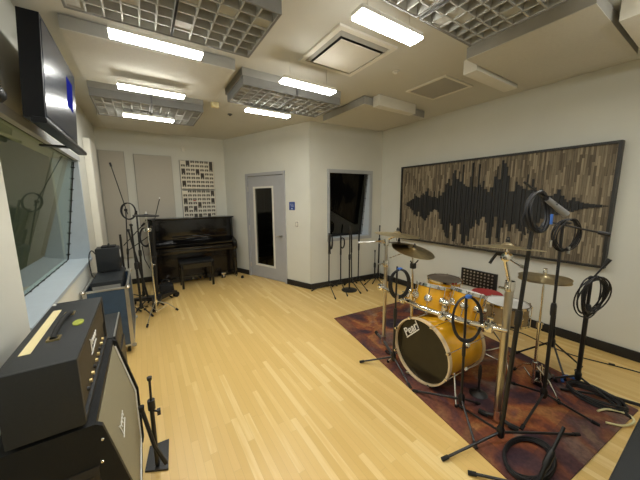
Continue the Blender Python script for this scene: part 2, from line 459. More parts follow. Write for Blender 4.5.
def flat_cloud(label, x0, x1, y0, y1, zb=2.823):
    t = thing('acoustic_cloud', label, 'acoustic panel', ((x0+x1)/2, (y0+y1)/2, H), 'flat fabric panels on the ceiling')
    MB().box(x0, x1, y0, y1, zb+.006, H-.012, bev=.003).build('panel_edge', 'cloud_edge', t)
    MB().box(x0, x1, y0, y1, zb, zb+.005).build('fabric_face', 'fabric_cloud', t)
    MB().box(x0+.05, x1-.05, y0+.05, y1-.05, H-.011, H-.0005).build('mounting_rail', 'dark_steel', t)
flat_cloud('flat beige ceiling panel behind the front left strip light', -.37, .838, 2.725, 3.69)
flat_cloud('flat beige ceiling panel at the far left above the piano', -.41, .80, 5.04, 5.90)
flat_cloud('flat beige ceiling panel in front of the dark booth window', 2.47, 3.66, 2.785, 3.73)
flat_cloud('large flat beige ceiling panel at top right above the artwork', 2.465, 3.61, .66, 1.475)

for lab, b in (('white box beside the ceiling panel near the booth window', (2.61,3.31,2.665,2.775)),
               ('white box at the far edge of the top right ceiling panel', (2.685,3.50,1.50,1.63)),
               ('white box cut off by the right edge at the top corner', (2.78,3.70,.42,.62))):
    o = MB().box(*b, 2.80, H-.001, bev=.006).build('ceiling_box', 'white_paint', org=((b[0]+b[1])/2, (b[2]+b[3])/2, H))
    tag(o, lab, 'box', 'white boxes on the ceiling')

def strip_light(x0, x1, y, label):
    t = thing('strip_light', label, 'light', ((x0+x1)/2, y, H), 'hanging strip lights')
    z = 2.70
    MB().box(x0-.004, x1+.004, y-.052, y+.052, z+.015, z+.040, bev=.003).build('housing', 'white_paint', t)
    MB().box(x0, x1, y-.049, y+.049, z, z+.0145).build('lens', 'lamp_white', t)
    for x in (x0+.08, x1-.08):
        MB().cyl((x, y, z+.039), (x, y, H-.001), .0015, 5).build('hanging_wire', 'satin_steel', t)
strip_light(-.08, .475, 2.36, 'strip light at the left nearest the television')
strip_light(-.09, .47, 3.35, 'second strip light of the left column, before the grid diffuser')
strip_light(-.095, .465, 4.41, 'farthest strip light on the left, behind the grid diffuser')
strip_light(1.15, 1.68, 1.37, 'large bright strip light at top centre by the square air vent')
strip_light(1.165, 1.735, 2.43, 'strip light at the near side of the middle grid diffuser')
strip_light(1.155, 1.72, 3.41, 'strip light beyond the middle grid diffuser, nearest the door')
strip_light(2.30, 2.86, .12, 'strip light behind the viewer on the right')
strip_light(-.08, .475, .75, 'strip light behind the viewer on the left')
strip_light(1.15, 1.70, .25, 'strip light behind the viewer in the middle')

# supply vent
t = thing('supply_vent', 'large square white air vent with raised centre plate in the ceiling', 'vent', (1.70, 2.18, H))
m = MB(); x0, x1, y0, y1 = 1.345, 1.965, 1.795, 2.44
for b in ((x0,x0+.045,y0,y1),(x1-.045,x1,y0,y1),(x0+.045,x1-.045,y0,y0+.045),(x0+.045,x1-.045,y1-.045,y1)): m.box(b[0],b[1],b[2],b[3],H-.018,H-.001)
m.build('outer_frame', 'vent_white', t)
MB().box(x0+.045, x1-.045, y0+.045, y1-.045, H-.004, H-.001).build('duct_throat', 'dark_room', t)
m = MB(); m.lathe([(.31,-.004),(.285,-.02),(.25,-.03)], ((x0+x1)/2, (y0+y1)/2, H), n=4)
m.bm.free(); m = MB()
c = ((x0+x1)/2, (y0+y1)/2)
def sq(h, z): return [(c[0]-h,c[1]-h,z),(c[0]+h,c[1]-h,z),(c[0]+h,c[1]+h,z),(c[0]-h,c[1]+h,z)]
A, B = sq(.262, H-.006), sq(.235, H-.030)
va = [m._v(p) for p in A]; vb = [m._v(p) for p in B]
for i in range(4): m.face([va[i], va[(i+1)%4], vb[(i+1)%4], vb[i]])
m.build('cone', 'vent_grey', t)
MB().box(c[0]-.215, c[0]+.215, c[1]-.215, c[1]+.215, H-.042, H-.034, bev=.003).build('centre_plate', 'vent_white', t)
t = thing('return_vent', 'flat grey perforated return vent in a white frame in the ceiling', 'vent', (3.14, 2.2, H))
x0, x1, y0, y1 = 2.81, 3.34, 1.895, 2.42
m = MB()
for b in ((x0,x0+.03,y0,y1),(x1-.03,x1,y0,y1),(x0+.03,x1-.03,y0,y0+.03),(x0+.03,x1-.03,y1-.03,y1)): m.box(b[0],b[1],b[2],b[3],H-.015,H-.001)
m.build('frame', 'vent_white', t)
MB().box(x0+.03, x1-.03, y0+.03, y1-.03, H-.008, H-.001).build('grille', 'vent_grey', t)
def sprinkler(x, y, mat, label):
    t = thing('sprinkler', label, 'sprinkler', (x, y, H), 'ceiling sprinklers')
    MB().lathe([(.0,0),(.035,0),(.035,.008),(.028,.012),(0,.012)], (x, y, H-.013), n=20).build('plate', mat, t)
    MB().lathe([(.0,0),(.014,0),(.018,.012),(0,.014)], (x, y, H-.028), n=12).build('head', mat, t)
sprinkler(2.30, 2.12, 'vent_white', 'small round sprinkler between the square vent and the fabric panel')
sprinkler(1.25, 4.45, 'dark_steel', 'small dark sprinkler beyond the middle strip light near the door')
t = thing('alarm_light', 'small cream alarm light on the ceiling beside the far left diffuser', 'alarm', (.93, 4.05, H))
MB().box(.89,.99,4.0,4.06,2.86,H-.001,bev=.01).build('housing','cream_tape',t)
MB().lathe([(0,0),(.03,.0),(.035,.02),(0,.03)],(.94,3.99,2.88),(0,-1,0),16).build('lens','cream_tape',t)

# ------------------------------------------------------------------ wall things
# artwork
Y0, Y1, Z0, Z1 = .735, 3.455, .905, 2.19
t = thing('wall_artwork', 'wide reclaimed wood artwork with a black sound wave on the right wall', 'artwork', (RX, (Y0+Y1)/2, Z0))
MB().box(3.992, RX-.001, Y0+.02, Y1-.02, Z0+.02, Z1-.02).build('wood_panel', 'reclaimed_wood', t)
m = MB()
for b in ((Y0,Y0+.025,Z0,Z1),(Y1-.025,Y1,Z0,Z1),(Y0+.025,Y1-.025,Z0,Z0+.025),(Y0+.025,Y1-.025,Z1-.025,Z1)): m.box(3.968,RX-.002,b[0],b[1],b[2],b[3])
m.build('frame', 'art_frame', t)
W = [(3.34,1.54,1.53),(3.30,1.57,1.50),(3.254,1.59,1.49),(3.22,1.61,1.46),(3.192,1.63,1.43),(3.158,1.72,1.36),(3.125,1.68,1.36),(3.098,1.66,1.33),(3.05,1.65,1.41),(3.007,1.69,1.33),(2.985,1.72,1.31),(2.962,1.70,1.29),(2.921,1.75,1.27),(2.89,1.80,1.31),(2.865,1.68,1.36),(2.812,1.66,1.42),(2.776,1.75,1.45),(2.75,1.66,1.46),(2.723,1.64,1.45),(2.69,1.75,1.42),(2.649,1.68,1.31),(2.613,1.73,1.23),(2.59,1.85,1.14),(2.553,1.87,1.10),(2.53,1.93,1.04),(2.505,1.83,1.02),(2.47,2.01,1.25),(2.436,2.05,1.22),(2.401,1.92,.98),(2.374,2.03,1.02),(2.348,1.88,1.25),(2.315,2.12,1.27),(2.29,1.84,1.10),(2.263,1.81,.97),(2.232,1.80,.95),(2.206,1.94,1.09),(2.175,2.13,1.01),(2.14,1.80,1.2),(2.111,1.79,1.23),(2.085,2.10,1.33),(2.06,1.82,1.27),(2.038,1.79,1.25),(2.02,1.87,1.35),(1.981,1.76,1.38),(1.948,1.72,1.30),(1.909,1.78,1.09),(1.877,1.92,1.0),(1.851,2.05,1.25),(1.825,1.88,1.39),(1.796,2.12,1.10),(1.765,2.08,1.05),(1.735,2.03,1.25),(1.707,1.92,1.35),(1.68,1.72,1.30),(1.65,1.72,1.21),(1.62,1.84,1.30),(1.59,1.80,1.31),(1.562,1.78,1.25),(1.526,1.75,1.22),(1.50,1.92,1.10),(1.477,1.73,1.28),(1.44,1.86,1.20),(1.41,1.76,1.33),(1.382,1.70,1.31),(1.35,1.74,1.34),(1.313,1.68,1.39),(1.28,1.66,1.44),(1.246,1.66,1.45),(1.217,1.68,1.45),(1.177,1.73,1.44),(1.142,1.66,1.45),(1.118,1.62,1.47),(1.10,1.59,1.49),(1.08,1.61,1.49),(1.05,1.64,1.48),(1.015,1.60,1.50),(.98,1.585,1.515),(.942,1.575,1.52),(.90,1.57,1.53),(.84,1.565,1.535),(.79,1.555,1.545)]
m = MB()
for i, (y, a, b) in enumerate(W):
    def bound(p, q):      # the taller bar of a pair is the narrower one
        t = .34 if p[1] > q[1]+.06 else (.66 if q[1] > p[1]+.06 else .5)
        return p[0]+(q[0]-p[0])*t
    yl = bound(W[i-1], W[i]) if i else y+.015
    yr = bound(W[i], W[i+1]) if i < len(W)-1 else y-.02
    m.box(3.974+.006*(i%3), 3.9915, yr+.0018, yl-.0018, b, a)
m.build('sound_wave', 'wave_black', t)

def wall_panel(label, x0, x1, z0, z1):
    t = thing('sound_absorber', label, 'acoustic panel', ((x0+x1)/2, BY, z0), 'fabric panels on the back wall')
    MB().box(x0, x1, BY-.05, BY-.001, z0, z1, bev=.008).build('fabric_face', 'fabric_panel', t)
    MB().box(x0-.006, x1+.006, BY-.012, BY-.0012, z0-.006, z1+.006).build('frame', 'cloud_edge', t)
wall_panel('tall beige fabric panel in the back left corner behind the tall boom', -.575, -.20, .55, 2.53)
wall_panel('tall beige fabric panel on the back wall above the piano', -.05, .575, .55, 2.50)
t = thing('sound_absorber', 'white edged fabric panel on the left wall past the control window', 'acoustic panel', (LX, 5.3, .5))
MB().box(LX+.001, -.53, 5.0, 5.62, .45, 2.49, bev=.006).build('frame', 'white_paint', t)
MB().box(-.5295, -.522, 5.01, 5.61, .46, 2.48).build('fabric_face', 'white_paint', t)

def wall_diff(label, z0, z1, seed, red=False):
    x0, x1 = .735, 1.365
    t = thing('wall_diffuser', label, 'diffuser', ((x0+x1)/2, BY, z0), 'white grid diffusers above the piano')
    MB().box(x0-.02, x1+.02, BY-.03, BY-.001, z0-.0, z1+.0, bev=.004).build('backing', 'cloud_edge', t)
    R = random.Random(seed); n = 7; cw = (x1-x0)/n; ch = (z1-z0-.02)/n
    MB().box(x0, x1, BY-.034, BY-.0305, z0+.005, z1-.005).build('recess_shade', 'diffuser_shade', t)  # dark sheet painted as the shadow in the cell recesses
    m = MB()
    for i in range(n+1):
        m.box(x0+i*cw-.009, x0+i*cw+.009, BY-.064, BY-.0345, z0+.008, z1-.008)
    m.build('lattice', 'diffuser_white', t)
    m = MB()
    for i in range(n):
        for j in range(n):
            cx, cz = x0+i*cw, z0+.01+j*ch; r = R.random()
            if (i, j) == (0, 6): m.box(cx+.004, cx+cw-.004, BY-.072, BY-.0345, cz+.004, cz+ch-.004); continue
            if r < .14: continue
            m.box(cx+.010, cx+cw-.010, BY-(.050 if r < .6 else .062), BY-.0345, cz+.005, cz+ch*.54)
            m.box(cx+cw*.44, cx+cw*.56, BY-.050, BY-.0345, cz+ch*.54, cz+ch-.005)
    m.build('raised_block', 'diffuser_white', t)
    if red:
        MB().box(x0+2*cw+.01, x0+2*cw+.06, BY-.066, BY-.0625, z0+.01+4*ch+.03, z0+.01+4*ch+.05).build('red_mark', 'red_dot', t)
wall_diff('upper of the two white grid diffusers on the back wall', 1.855, 2.445, 4)
wall_diff('lower white grid diffuser just above the piano lid', 1.25, 1.84, 8, True)
tag(MB().box(.775,.84,BY-.04,BY-.001,2.62,2.72,bev=.008).build('motion_sensor','white_paint',org=(.81,BY,2.62)), 'small white sensor high on the back wall above the diffusers', 'sensor')
# sign + switch on the door wall
t = thing('wall_sign', 'small dark blue room sign right of the grey door', 'sign', DM @ V((.42, 0, 1.44)))
m = MB(); m.mx = DM; m.box(.355,.49,-.012,-.001,1.44,1.59,bev=.003); m.build('plate','sign_blue',t)
m = MB(); m.mx = DM
for i in range(3): m.box(.375,.47-.015*i,-.0135,-.0125,1.545-.022*i,1.552-.022*i)
m.box(.40,.44,-.0135,-.0125,1.455,1.475)
m.build('lettering','sign_light',t)
t = thing('light_switch', 'white light switch with dark rocker under the blue sign', 'switch', DM @ V((.31, 0, 1.13)))
m = MB(); m.mx = DM; m.box(.27,.355,-.008,-.001,1.125,1.245,bev=.002); m.build('cover_plate','white_paint',t)
m = MB(); m.mx = DM; m.box(.283,.342,-.0092,-.0085,1.143,1.227); m.build('switch_gap','black_plastic',t)
m = MB(); m.mx = DM; m.box(.291,.334,-.013,-.0093,1.150,1.220,bev=.002); m.build('rocker','white_paint',t)
# wall patch panel with jacks
t = thing('patch_panel', 'black wall connector panel with rows of jacks behind the drum kit', 'patch panel', (RX, 2.0, .33))
MB().box(RX-.022, RX-.001, 1.76, 2.27, .33, .59, bev=.003).build('plate','black_plastic',t)
for i in range(9):
    for j in range(5):
        y = 1.82+i*.05; z = .365+j*.048
        MB().lathe([(0,0),(.012,0),(.012,.006),(.008,.006),(.008,.002),(0,.002)], (RX-.0225, y, z), (-1,0,0), 10).build('jack_socket','satin_steel',t)

# television
t = thing('television', 'black wall-mounted television above the control room window', 'television', (LX, 2.65, 2.08))
ya, yb = 2.18, 3.12
def slab(dx0, dx1, y0, y1, s0, s1):
    # s along the leaning height of the set: 0 bottom, 1 top
    def P(dx, y, s): return (-.408+.036*s+dx, y, 2.10+.545*s)
    return [P(dx0,y0,s0),P(dx1,y0,s0),P(dx1,y1,s0),P(dx0,y1,s0),P(dx0,y0,s1),P(dx1,y0,s1),P(dx1,y1,s1),P(dx0,y1,s1)]
MB().hexa(slab(-.088,0,ya,yb,0,1)).build('housing','tv_body',t)
MB().hexa(slab(.0005,.003,ya+.02,yb-.02,.04,.96)).build('screen','tv_screen',t)
m = MB(); m.box(LX+.001,LX+.03,2.75,3.05,2.2,2.6); m.box(LX+.03,-.465,2.85,2.95,2.3,2.5)
m.build('wall_bracket','black_metal',t)
m = MB(); m.hexa(slab(.0032,.0038,2.78,2.98,.42,.80)); m.build('screen_glow','screen_blue',t)
t = thing('sound_bar', 'long dark sound bar on a shelf under the television', 'speaker', (LX, 2.5, 2.0))
MB().box(-.435,-.372,2.02,3.28,2.045,2.075,bev=.008).build('body','tv_body',t)
MB().box(LX+.001,-.436,2.90,2.96,2.052,2.066).build('shelf_bracket','black_metal',t)
t = thing('dome_camera', 'small dark grey dome camera at the left edge above the window', 'camera', (LX, 2.06, 2.16))
MB().lathe([(0,0),(.055,0),(.055,.03),(.045,.04),(0,.04)], (LX+.001,2.07,2.17),(1,0,0),20).build('mount','dark_steel',t)
MB().lathe([(0,0),(.042,0),(.038,.02),(.022,.036),(0,.042)], (LX+.042,2.07,2.17),(1,0,0),20).build('dome','black_plastic',t)

# ------------------------------------------------------------------ piano
t = thing('upright_piano', 'glossy black upright piano against the back wall', 'piano', (.84, 6.1, 0))
MB().box(.05,.09,6.0,6.37,.0,1.26,bev=.004).build('side_panel','piano_black',t)
MB().box(1.575,1.615,6.0,6.37,.0,1.26,bev=.004).build('side_panel','piano_black',t)
MB().box(.03,1.635,5.965,6.38,1.262,1.29,bev=.006).build('lid','piano_black',t)
MB().box(.091,1.574,6.03,6.06,.80,1.258,bev=.003).build('upper_panel','piano_black',t)
MB().box(.091,1.574,6.20,6.36,.05,1.258).build('back_frame','piano_brown',t)
m = MB(); m.prism([(5.78,.785),(5.80,.80),(5.99,.86),(6.029,.86),(6.029,.775),(5.79,.76)],'x',.14,1.53); m.build('fallboard','piano_black',t)
MB().box(.091,1.574,5.77,6.029,.615,.70,bev=.006).build('keybed','piano_black',t)
MB().box(.14,1.53,5.775,5.90,.702,.735,bev=.003).build('key_slip','piano_black',t)
for x in (.045, 1.545):
    m = MB(); m.prism([(5.745,.62),(5.735,.70),(5.75,.77),(5.80,.80),(5.999,.86),(5.999,.62)],'x',x,x+.075); m.build('cheek','piano_black',t)
for x in (.07, 1.55):
    o = MB().box(x,x+.06,5.775,5.835,.045,.614,bev=.006).build('leg','piano_black',t)
    m = MB(); m.cyl((x+.02,5.79,.022),(x+.02,5.815,.022),.022,14); m.cyl((x+.045,5.79,.022),(x+.045,5.815,.022),.022,14); m.box(x+.01,x+.052,5.785,5.82,.034,.046)
    m.build('caster','chrome',o)
m = MB(); m.box(.091,1.574,5.99,6.02,.12,.612,bev=.003); m.build('lower_panel','piano_brown',t)
m = MB(); m.box(.05,1.615,5.98,6.19,.02,.119,bev=.004); m.build('toe_rail','piano_black',t)
for x in (.755,.84,.925):
    m = MB(); m.prism([(x-.012,5.98),(x-.022,5.89),(x,5.85),(x+.022,5.89),(x+.012,5.98)],'z',.045,.070); m.build('pedal','gold',t)
m = MB(); m.tube([(.45,6.01,.92),(1.25,6.01,.92)],.012,8); m.box(.45,1.25,5.985,6.028,.865,.875); m.build('music_ledge','piano_black',t)
# bench
t = thing('piano_bench', 'black piano bench with padded top in front of the piano', 'bench', (.78, 5.6, 0))
MB().box(.49,1.08,5.47,5.83,.455,.505,bev=.015).build('seat','black_tolex',t)
m = MB(); m.box(.505,1.065,5.485,5.50,.375,.454); m.box(.505,1.065,5.80,5.815,.375,.454); m.box(.505,.52,5.501,5.799,.375,.454); m.box(1.05,1.065,5.501,5.799,.375,.454)
m.build('apron','piano_black',t)
for x in (.50,1.03):
    for y in (5.48,5.78):
        MB().box(x-.0,x+.04,y,y+.04,0,.454,bev=.004).build('leg','piano_black',t)
# dollies under the piano ends
for i,(x,lab) in enumerate(((.28,'chrome caster truck under the left end of the piano'),(1.33,'chrome caster truck under the right end of the piano'))):
    t = thing('caster_truck', lab, 'caster', (x,5.86,0), 'casters under the piano')
    m = MB(); m.cyl((x-.035,5.86,.035),(x-.012,5.86,.035),.035,14); m.cyl((x+.012,5.86,.035),(x+.035,5.86,.035),.035,14); m.build('wheel','black_rubber',t)
    m = MB(); m.cyl((x-.04,5.86,.035),(x+.04,5.86,.035),.012,10); m.box(x-.011,x+.011,5.83,5.89,.03,.11); m.box(x-.045,x+.045,5.82,5.90,.085,.115,bev=.004); m.build('bracket','chrome',t)
o = MB().lathe([(0,0),(.03,0),(.032,.02),(.02,.05),(0,.055)],(1.66,5.62,0),n=14).build('door_stop','black_rubber',org=(1.66,5.62,0)); tag(o,'small black rubber stop on the floor beside the piano','door stop')

# ------------------------------------------------------------------ half stack on the left
def squiggle(m, p0, du, dv, s, n=5):
    """loose script stroke"""
    pts = []
    for k in range(n*8+1):
        a = k/8*2*PI
        pts.append(V(p0)+V(du)*(k/8*.024*s+.007*s*math.sin(a))+V(dv)*(.012*s*math.cos(a)*(2.0 if k < 8 else .7)))
    m.tube(pts, .0018*s, 5)
    m.tube([V(p0)-V(dv)*.03*s, V(p0)+V(du)*.022*n*s-V(dv)*.022*s], .0018*s, 5)
t = thing('speaker_cabinet', 'black angled guitar cabinet with olive grille in the front left corner', 'amplifier', (-.3,1.58,0))
y0, y1 = 1.21, 1.965
prof = [(-.50,.09),(-.125,.09),(-.118,.13),(-.118,.47),(-.195,.815),(-.215,.83),(-.47,.83),(-.50,.815)]
m = MB(); m.prism(prof,'y',y0,y0+.02); m.prism(prof,'y',y1-.02,y1)
m.prism([(-.50,.09),(-.46,.09),(-.46,.83),(-.47,.83),(-.50,.815)],'y',y0+.02,y1-.02)
m.box(-.46,-.215,y0+.02,y1-.02,.80,.83); m.box(-.46,-.13,y0+.02,y1-.02,.09,.12)
m.build('shell','black_tolex',t)
m = MB(); m.prism([(-.17,.12),(-.138,.12),(-.138,.468),(-.213,.80),(-.25,.80)],'y',y0+.021,y1-.021); m.build('grille_cloth','grille_olive',t)
m = MB()
def fp(z): return -.118 if z < .47 else -.118-(z-.47)/.345*.077
loop = [(fp(z)-.016, y, z) for y, z in ((y0+.03,.13),(y1-.027,.13),(y1-.027,.47),(y1-.027,.79))]
m.tube(loop, .004, 6); m.build('white_piping','logo_white',t)
m = MB(); squiggle(m, (fp(.62)-.016,1.42,.61),(0,1,0),(-.22,0,.97),1.15); m.build('badge','logo_white',t)
for y in (y0,):
    m = MB(); m.box(-.42,-.22,y-.003,y+.001,.52,.66,bev=.002); m.box(-.40,-.24,y-.006,y-.0031,.60,.625); m.build('side_handle','black_plastic',t)
    m = MB()
    for (x,z) in ((-.43,.67),(-.21,.67),(-.43,.51),(-.21,.51),(-.20,.76)): m.lathe([(0,0),(.006,0),(.004,.003),(0,.004)],(x,y-.0005,z),(0,-1,0),8)
    m.build('screw','chrome',t)
for x in (-.44,-.20):
    for y in (1.28,1.89):
        m = MB(); m.cyl((x,y-.015,.035),(x,y+.015,.035),.035,14); m.box(x-.02,x+.02,y-.02,y+.02,.065,.0895); m.build('caster','black_rubber',t)
t = thing('amp_head', 'black guitar amp head with tape strip on top, nearest on the left', 'amplifier', (-.34,1.58,.83))
hx0,hx1,hz0,hz1 = -.445,-.238,.842,1.10
m = MB(); m.box(hx0,hx1,y0,y0+.02,hz0,hz1,bev=.006); m.box(hx0,hx1,y1-.02,y1,hz0,hz1,bev=.006)
m.box(hx0,hx1,y0+.012,y1-.012,hz1-.02,hz1,bev=.006); m.box(hx0,hx1,y0+.012,y1-.012,hz0,hz0+.02,bev=.004); m.box(hx0,hx0+.015,y0+.012,y1-.012,hz0+.01,hz1-.01)
m.build('shell','grey_tolex',t)
MB().box(-.30,hx1-.006,y0+.021,y1-.021,.955,hz1-.021).build('grille_cloth','grille_brown',t)
MB().box(-.30,hx1-.012,y0+.021,y1-.021,.863,.95).build('control_panel','grille_brown',t)
for k in range(9):
    y = 1.36+k*.06
    o = MB().lathe([(0,0),(.009,0),(.008,.010),(0,.011)],(hx1-.0115,y,.895),(1,0,0),12).build('knob',('gold' if k%3 else 'black_plastic'),t)
m = MB(); squiggle(m,(hx1-.002,1.48,1.02),(0,1,0),(0,0,1),1.3); m.build('badge','logo_white',t)
MB().box(-.418,-.386,1.345,1.825,hz1+.0002,hz1+.0015).build('tape_strip','cream_tape',t)
m = MB(); m.tube([(-.345,1.44,hz1+.004),(-.343,1.50,hz1+.020),(-.34,1.59,hz1+.026),(-.338,1.68,hz1+.020),(-.336,1.74,hz1+.004)],.010,8); m.build('handle','black_rubber',t)
m = MB()
for y in (1.445,1.735):
    m.box(-.362,-.355,y-.022,y+.022,hz1+.0002,hz1+.006); m.box(-.329,-.322,y-.022,y+.022,hz1+.0002,hz1+.006); m.box(-.355,-.329,y-.022,y-.015,hz1+.0002,hz1+.006); m.box(-.355,-.329,y+.015,y+.022,hz1+.0002,hz1+.006)
m.build('buckle','gold',t)
m = MB(); m.lathe([(0,0),(.018,0),(.018,.004),(0,.004)],(0,0,0),n=18)
for v in m.bm.verts: v.co = V((-.288+v.co.x*1.1, 1.585+v.co.y*2.0, hz1+.0005+v.co.z))
m.build('paper_tag','green_pick',t)
for x in (-.43,-.26):
    for y in (1.25,1.92): MB().lathe([(0,0),(.012,0),(.014,.012),(0,.012)],(x,y,.830),n=10).build('rubber_foot','black_rubber',t)
o = MB().lathe([(0,0),(.009,0),(.006,.004),(0,.004)],(-.435,1.93,hz1+.0003),n=10).build('corner_screw','logo_white',t)

# second cabinet behind the half stack
t = thing('guitar_combo', 'small black combo amplifier standing between the half stack and blue case', 'amplifier', (-.37,2.38,0))
MB().box(-.55,-.215,2.12,2.60,.05,.775,bev=.012).build('shell','grey_tolex',t)
MB().box(-.214,-.206,2.15,2.57,.09,.60).build('grille_cloth','black_plastic',t)
m = MB(); m.tube([(-.38,2.25,.777),(-.38,2.28,.80),(-.38,2.44,.80),(-.38,2.47,.777)],.009,8); m.build('handle','black_rubber',t)
m = MB(); m.tube([(-.225,2.13,.772),(-.225,2.59,.772)],.006,6); m.build('corner_trim','aluminium',t)
for x in (-.53,-.24):
    for y in (2.16,2.56): MB().lathe([(0,0),(.018,0),(.02,.05),(0,.05)],(x,y,0),n=10).build('rubber_foot','black_rubber',t)

# blue road case
t = thing('road_case', 'open blue road case with aluminium edges on wheels by the left wall', 'case', (-.39,3.8,0))
cx0,cx1,cy0,cy1,cz0,cz1 = -.565,-.200,3.45,4.30,.09,.745
m = MB(); m.box(cx0,cx1,cy0,cy0+.012,cz0,cz1); m.box(cx0,cx1,cy1-.012,cy1,cz0,cz1); m.box(cx0,cx0+.012,cy0+.012,cy1-.012,cz0,cz1); m.box(cx1-.012,cx1,cy0+.012,cy1-.012,cz0,cz1); m.box(cx0,cx1,cy0,cy1,cz0,cz0+.015)
m.build('panel','blue_case',t)
m = MB()
for (x,y) in ((cx0,cy0),(cx1,cy0),(cx1,cy1),(cx0,cy1)):
    m.box(x-.004 if x==cx0 else x-.028, x+.028 if x==cx0 else x+.004, y-.004 if y==cy0 else y-.028, y+.028 if y==cy0 else y+.004, cz0,cz1)
for z in (cz0-.004,cz1-.016):
    for b in ((cx0-.004,cx1+.004,cy0-.005,cy0+.016),(cx0-.004,cx1+.004,cy1-.016,cy1+.005),(cx0-.005,cx0+.016,cy0,cy1),(cx1-.016,cx1+.005,cy0,cy1)): m.box(*b,z,z+.020,bev=.003)
m.build('edge_trim','aluminium',t)
for (x,y) in ((cx0,cy0),(cx1,cy0),(cx1,cy1),(cx0,cy1)):
    for z in (cz0,cz1):
        MB().lathe([(0,-.024),(.018,-.018),(.026,0),(.018,.018),(0,.024)],(x,y,z),n=12).build('ball_corner','satin_steel',t)
for (x,y) in ((-.52,3.51),(-.25,3.51),(-.25,4.24),(-.52,4.24)):
    m = MB(); m.cyl((x-.014,y,.038),(x+.014,y,.038),.038,16); o = m.build('caster','black_rubber',t)
    m = MB(); m.box(x-.02,x-.0145,y-.012,y+.012,.03,.085); m.box(x+.0145,x+.02,y-.012,y+.012,.03,.085); m.box(x-.03,x+.03,y-.03,y+.03,.078,.086); m.build('fork','satin_steel',o)
t = thing('rack_unit', 'grey metal equipment box sitting in the open blue road case', 'equipment', (-.39,3.75,.1))
MB().box(-.515,-.25,3.56,4.27,.105,.80,bev=.006).build('body','grey_tolex',t)
MB().box(-.50,-.265,3.552,3.5595,.20,.76).build('face_plate','cloud_edge',t)
t = thing('practice_amp', 'small dark speaker sitting on top of the grey box in the road case', 'amplifier', (-.36,4.15,.80))
MB().box(-.505,-.28,4.04,4.26,.807,1.085,bev=.012).build('shell','grey_tolex',t)
MB().box(-.2795,-.274,4.06,4.24,.83,1.06).build('grille_cloth','black_plastic',t)
MB().box(-.2735,-.271,4.06,4.12,.96,1.05).build('badge','logo_white',t)
m = MB(); m.box(-.45,-.31,4.08,4.23,1.0855,1.102); m.tube([(-.38,4.09,1.102),(-.38,4.12,1.12),(-.38,4.18,1.12),(-.38,4.21,1.102)],.008,8); m.build('top_handle','black_rubber',t)
for x in (-.46,-.29):
    for y in (4.06,4.23): MB().cyl((x,y,.8005),(x,y,.808),.010,8).build('rubber_foot','black_rubber',t)
m = MB(); m.tube(spline([(-.508,4.10,1.02),(-.53,4.05,1.07),(-.55,4.0,1.04),(-.555,3.96,.95),(-.545,3.92,.86),(-.53,3.86,.815),(-.50,3.78,.806)]),.006,6)
tag(m.build('power_cable','black_cable',org=(-.53,3.65,.8)),'thin black cable looping from the small speaker to the case','cable')

# ------------------------------------------------------------------ stands
def mic_stand(label, base, top, feet, hub=.11, r=.012, r2=.009, boom=None, mic=None, mat='black_metal', group='microphone stands', clutch=.55, name='microphone_stand', round_base=None, clip=True, knob=True):
    """base (x,y), top (x,y,z), feet [(x,y)], boom (p0,p1)"""
    b = V((base[0], base[1], 0)); tp = V(top); t = thing(name, label, 'stand', b, group)
    hb = b.lerp(tp, hub/top[2])
    if round_base:
        MB().lathe([(0,0),(round_base,0),(round_base,.012),(round_base*.8,.022),(.02,.035),(.014,.05),(0,.05)], b, n=32).build('round_base', mat, t)
        lo = b+V((0,0,.03))
    else:
        MB().lathe([(0,-.035),(.016,-.035),(.024,-.02),(.024,.03),(.014,.05),(0,.05)], hb, n=14).build('hub', mat, t)
        lo = hb-V((0,0,.03))
        for f in feet:
            f = V((f[0], f[1], .012)); d = (f-hb)
            st = hb+V((d.x,d.y,0)).normalized()*.02
            o = MB().tube([st, f], .0085, 8).build('leg', mat, t)
            u = (f-st).normalized()
            MB().tube([f-u*.045, f-u*.0], .0125, 8).build('rubber_foot', 'black_rubber', o)
    cl = b.lerp(tp, clutch)
    MB().cyl(lo, cl, r, 10).build('lower_tube', mat, t)
    MB().cyl(cl, tp, r2, 10).build('upper_tube', mat if mat != 'black_metal' else 'black_metal', t)
    ax = (tp-b).normalized()
    MB().lathe([(0,-.05),(r*1.3,-.05),(r*1.45,-.03),(r*1.45,.03),(r*1.15,.05),(0,.05)], cl, ax, 12).build('clutch', 'black_plastic', t)
    if boom:
        p0, p1 = V(boom[0]), V(boom[1])
        MB().cyl(p0, p1, .0065, 8).build('boom_arm', mat, t)
        m = MB(); m.lathe([(0,-.022),(.02,-.022),(.02,.022),(0,.022)], tp, (p1-p0).cross(V((0,0,1))).normalized() if abs((p1-p0).normalized().z) < .98 else (1,0,0), 12)
        q = tp+V((.0,-.035,0)); m.cyl(tp, q, .008, 8); m.box(q.x-.016, q.x+.016, q.y-.008, q.y+.004, q.z-.006, q.z+.006); m.build('boom_clamp', 'black_plastic', t)
        u = (p1-p0).normalized()
        if clip: MB().cyl(p1-u*.01, p1+u*.05, .013, 10, r1=.016).build('microphone_clip', 'black_plastic', t)
    elif clip:
        MB().cyl(tp-ax*.01, tp+ax*.035, .012, 10, r1=.015).build('microphone_clip', 'black_plastic', t)
    if mic:
        p0, p1 = V(mic[0]), V(mic[1]); u = (p1-p0).normalized()
        MB().cyl(p0, p1, .016, 14, r1=.020).build('counterweight', 'mic_grey', t)
    return t

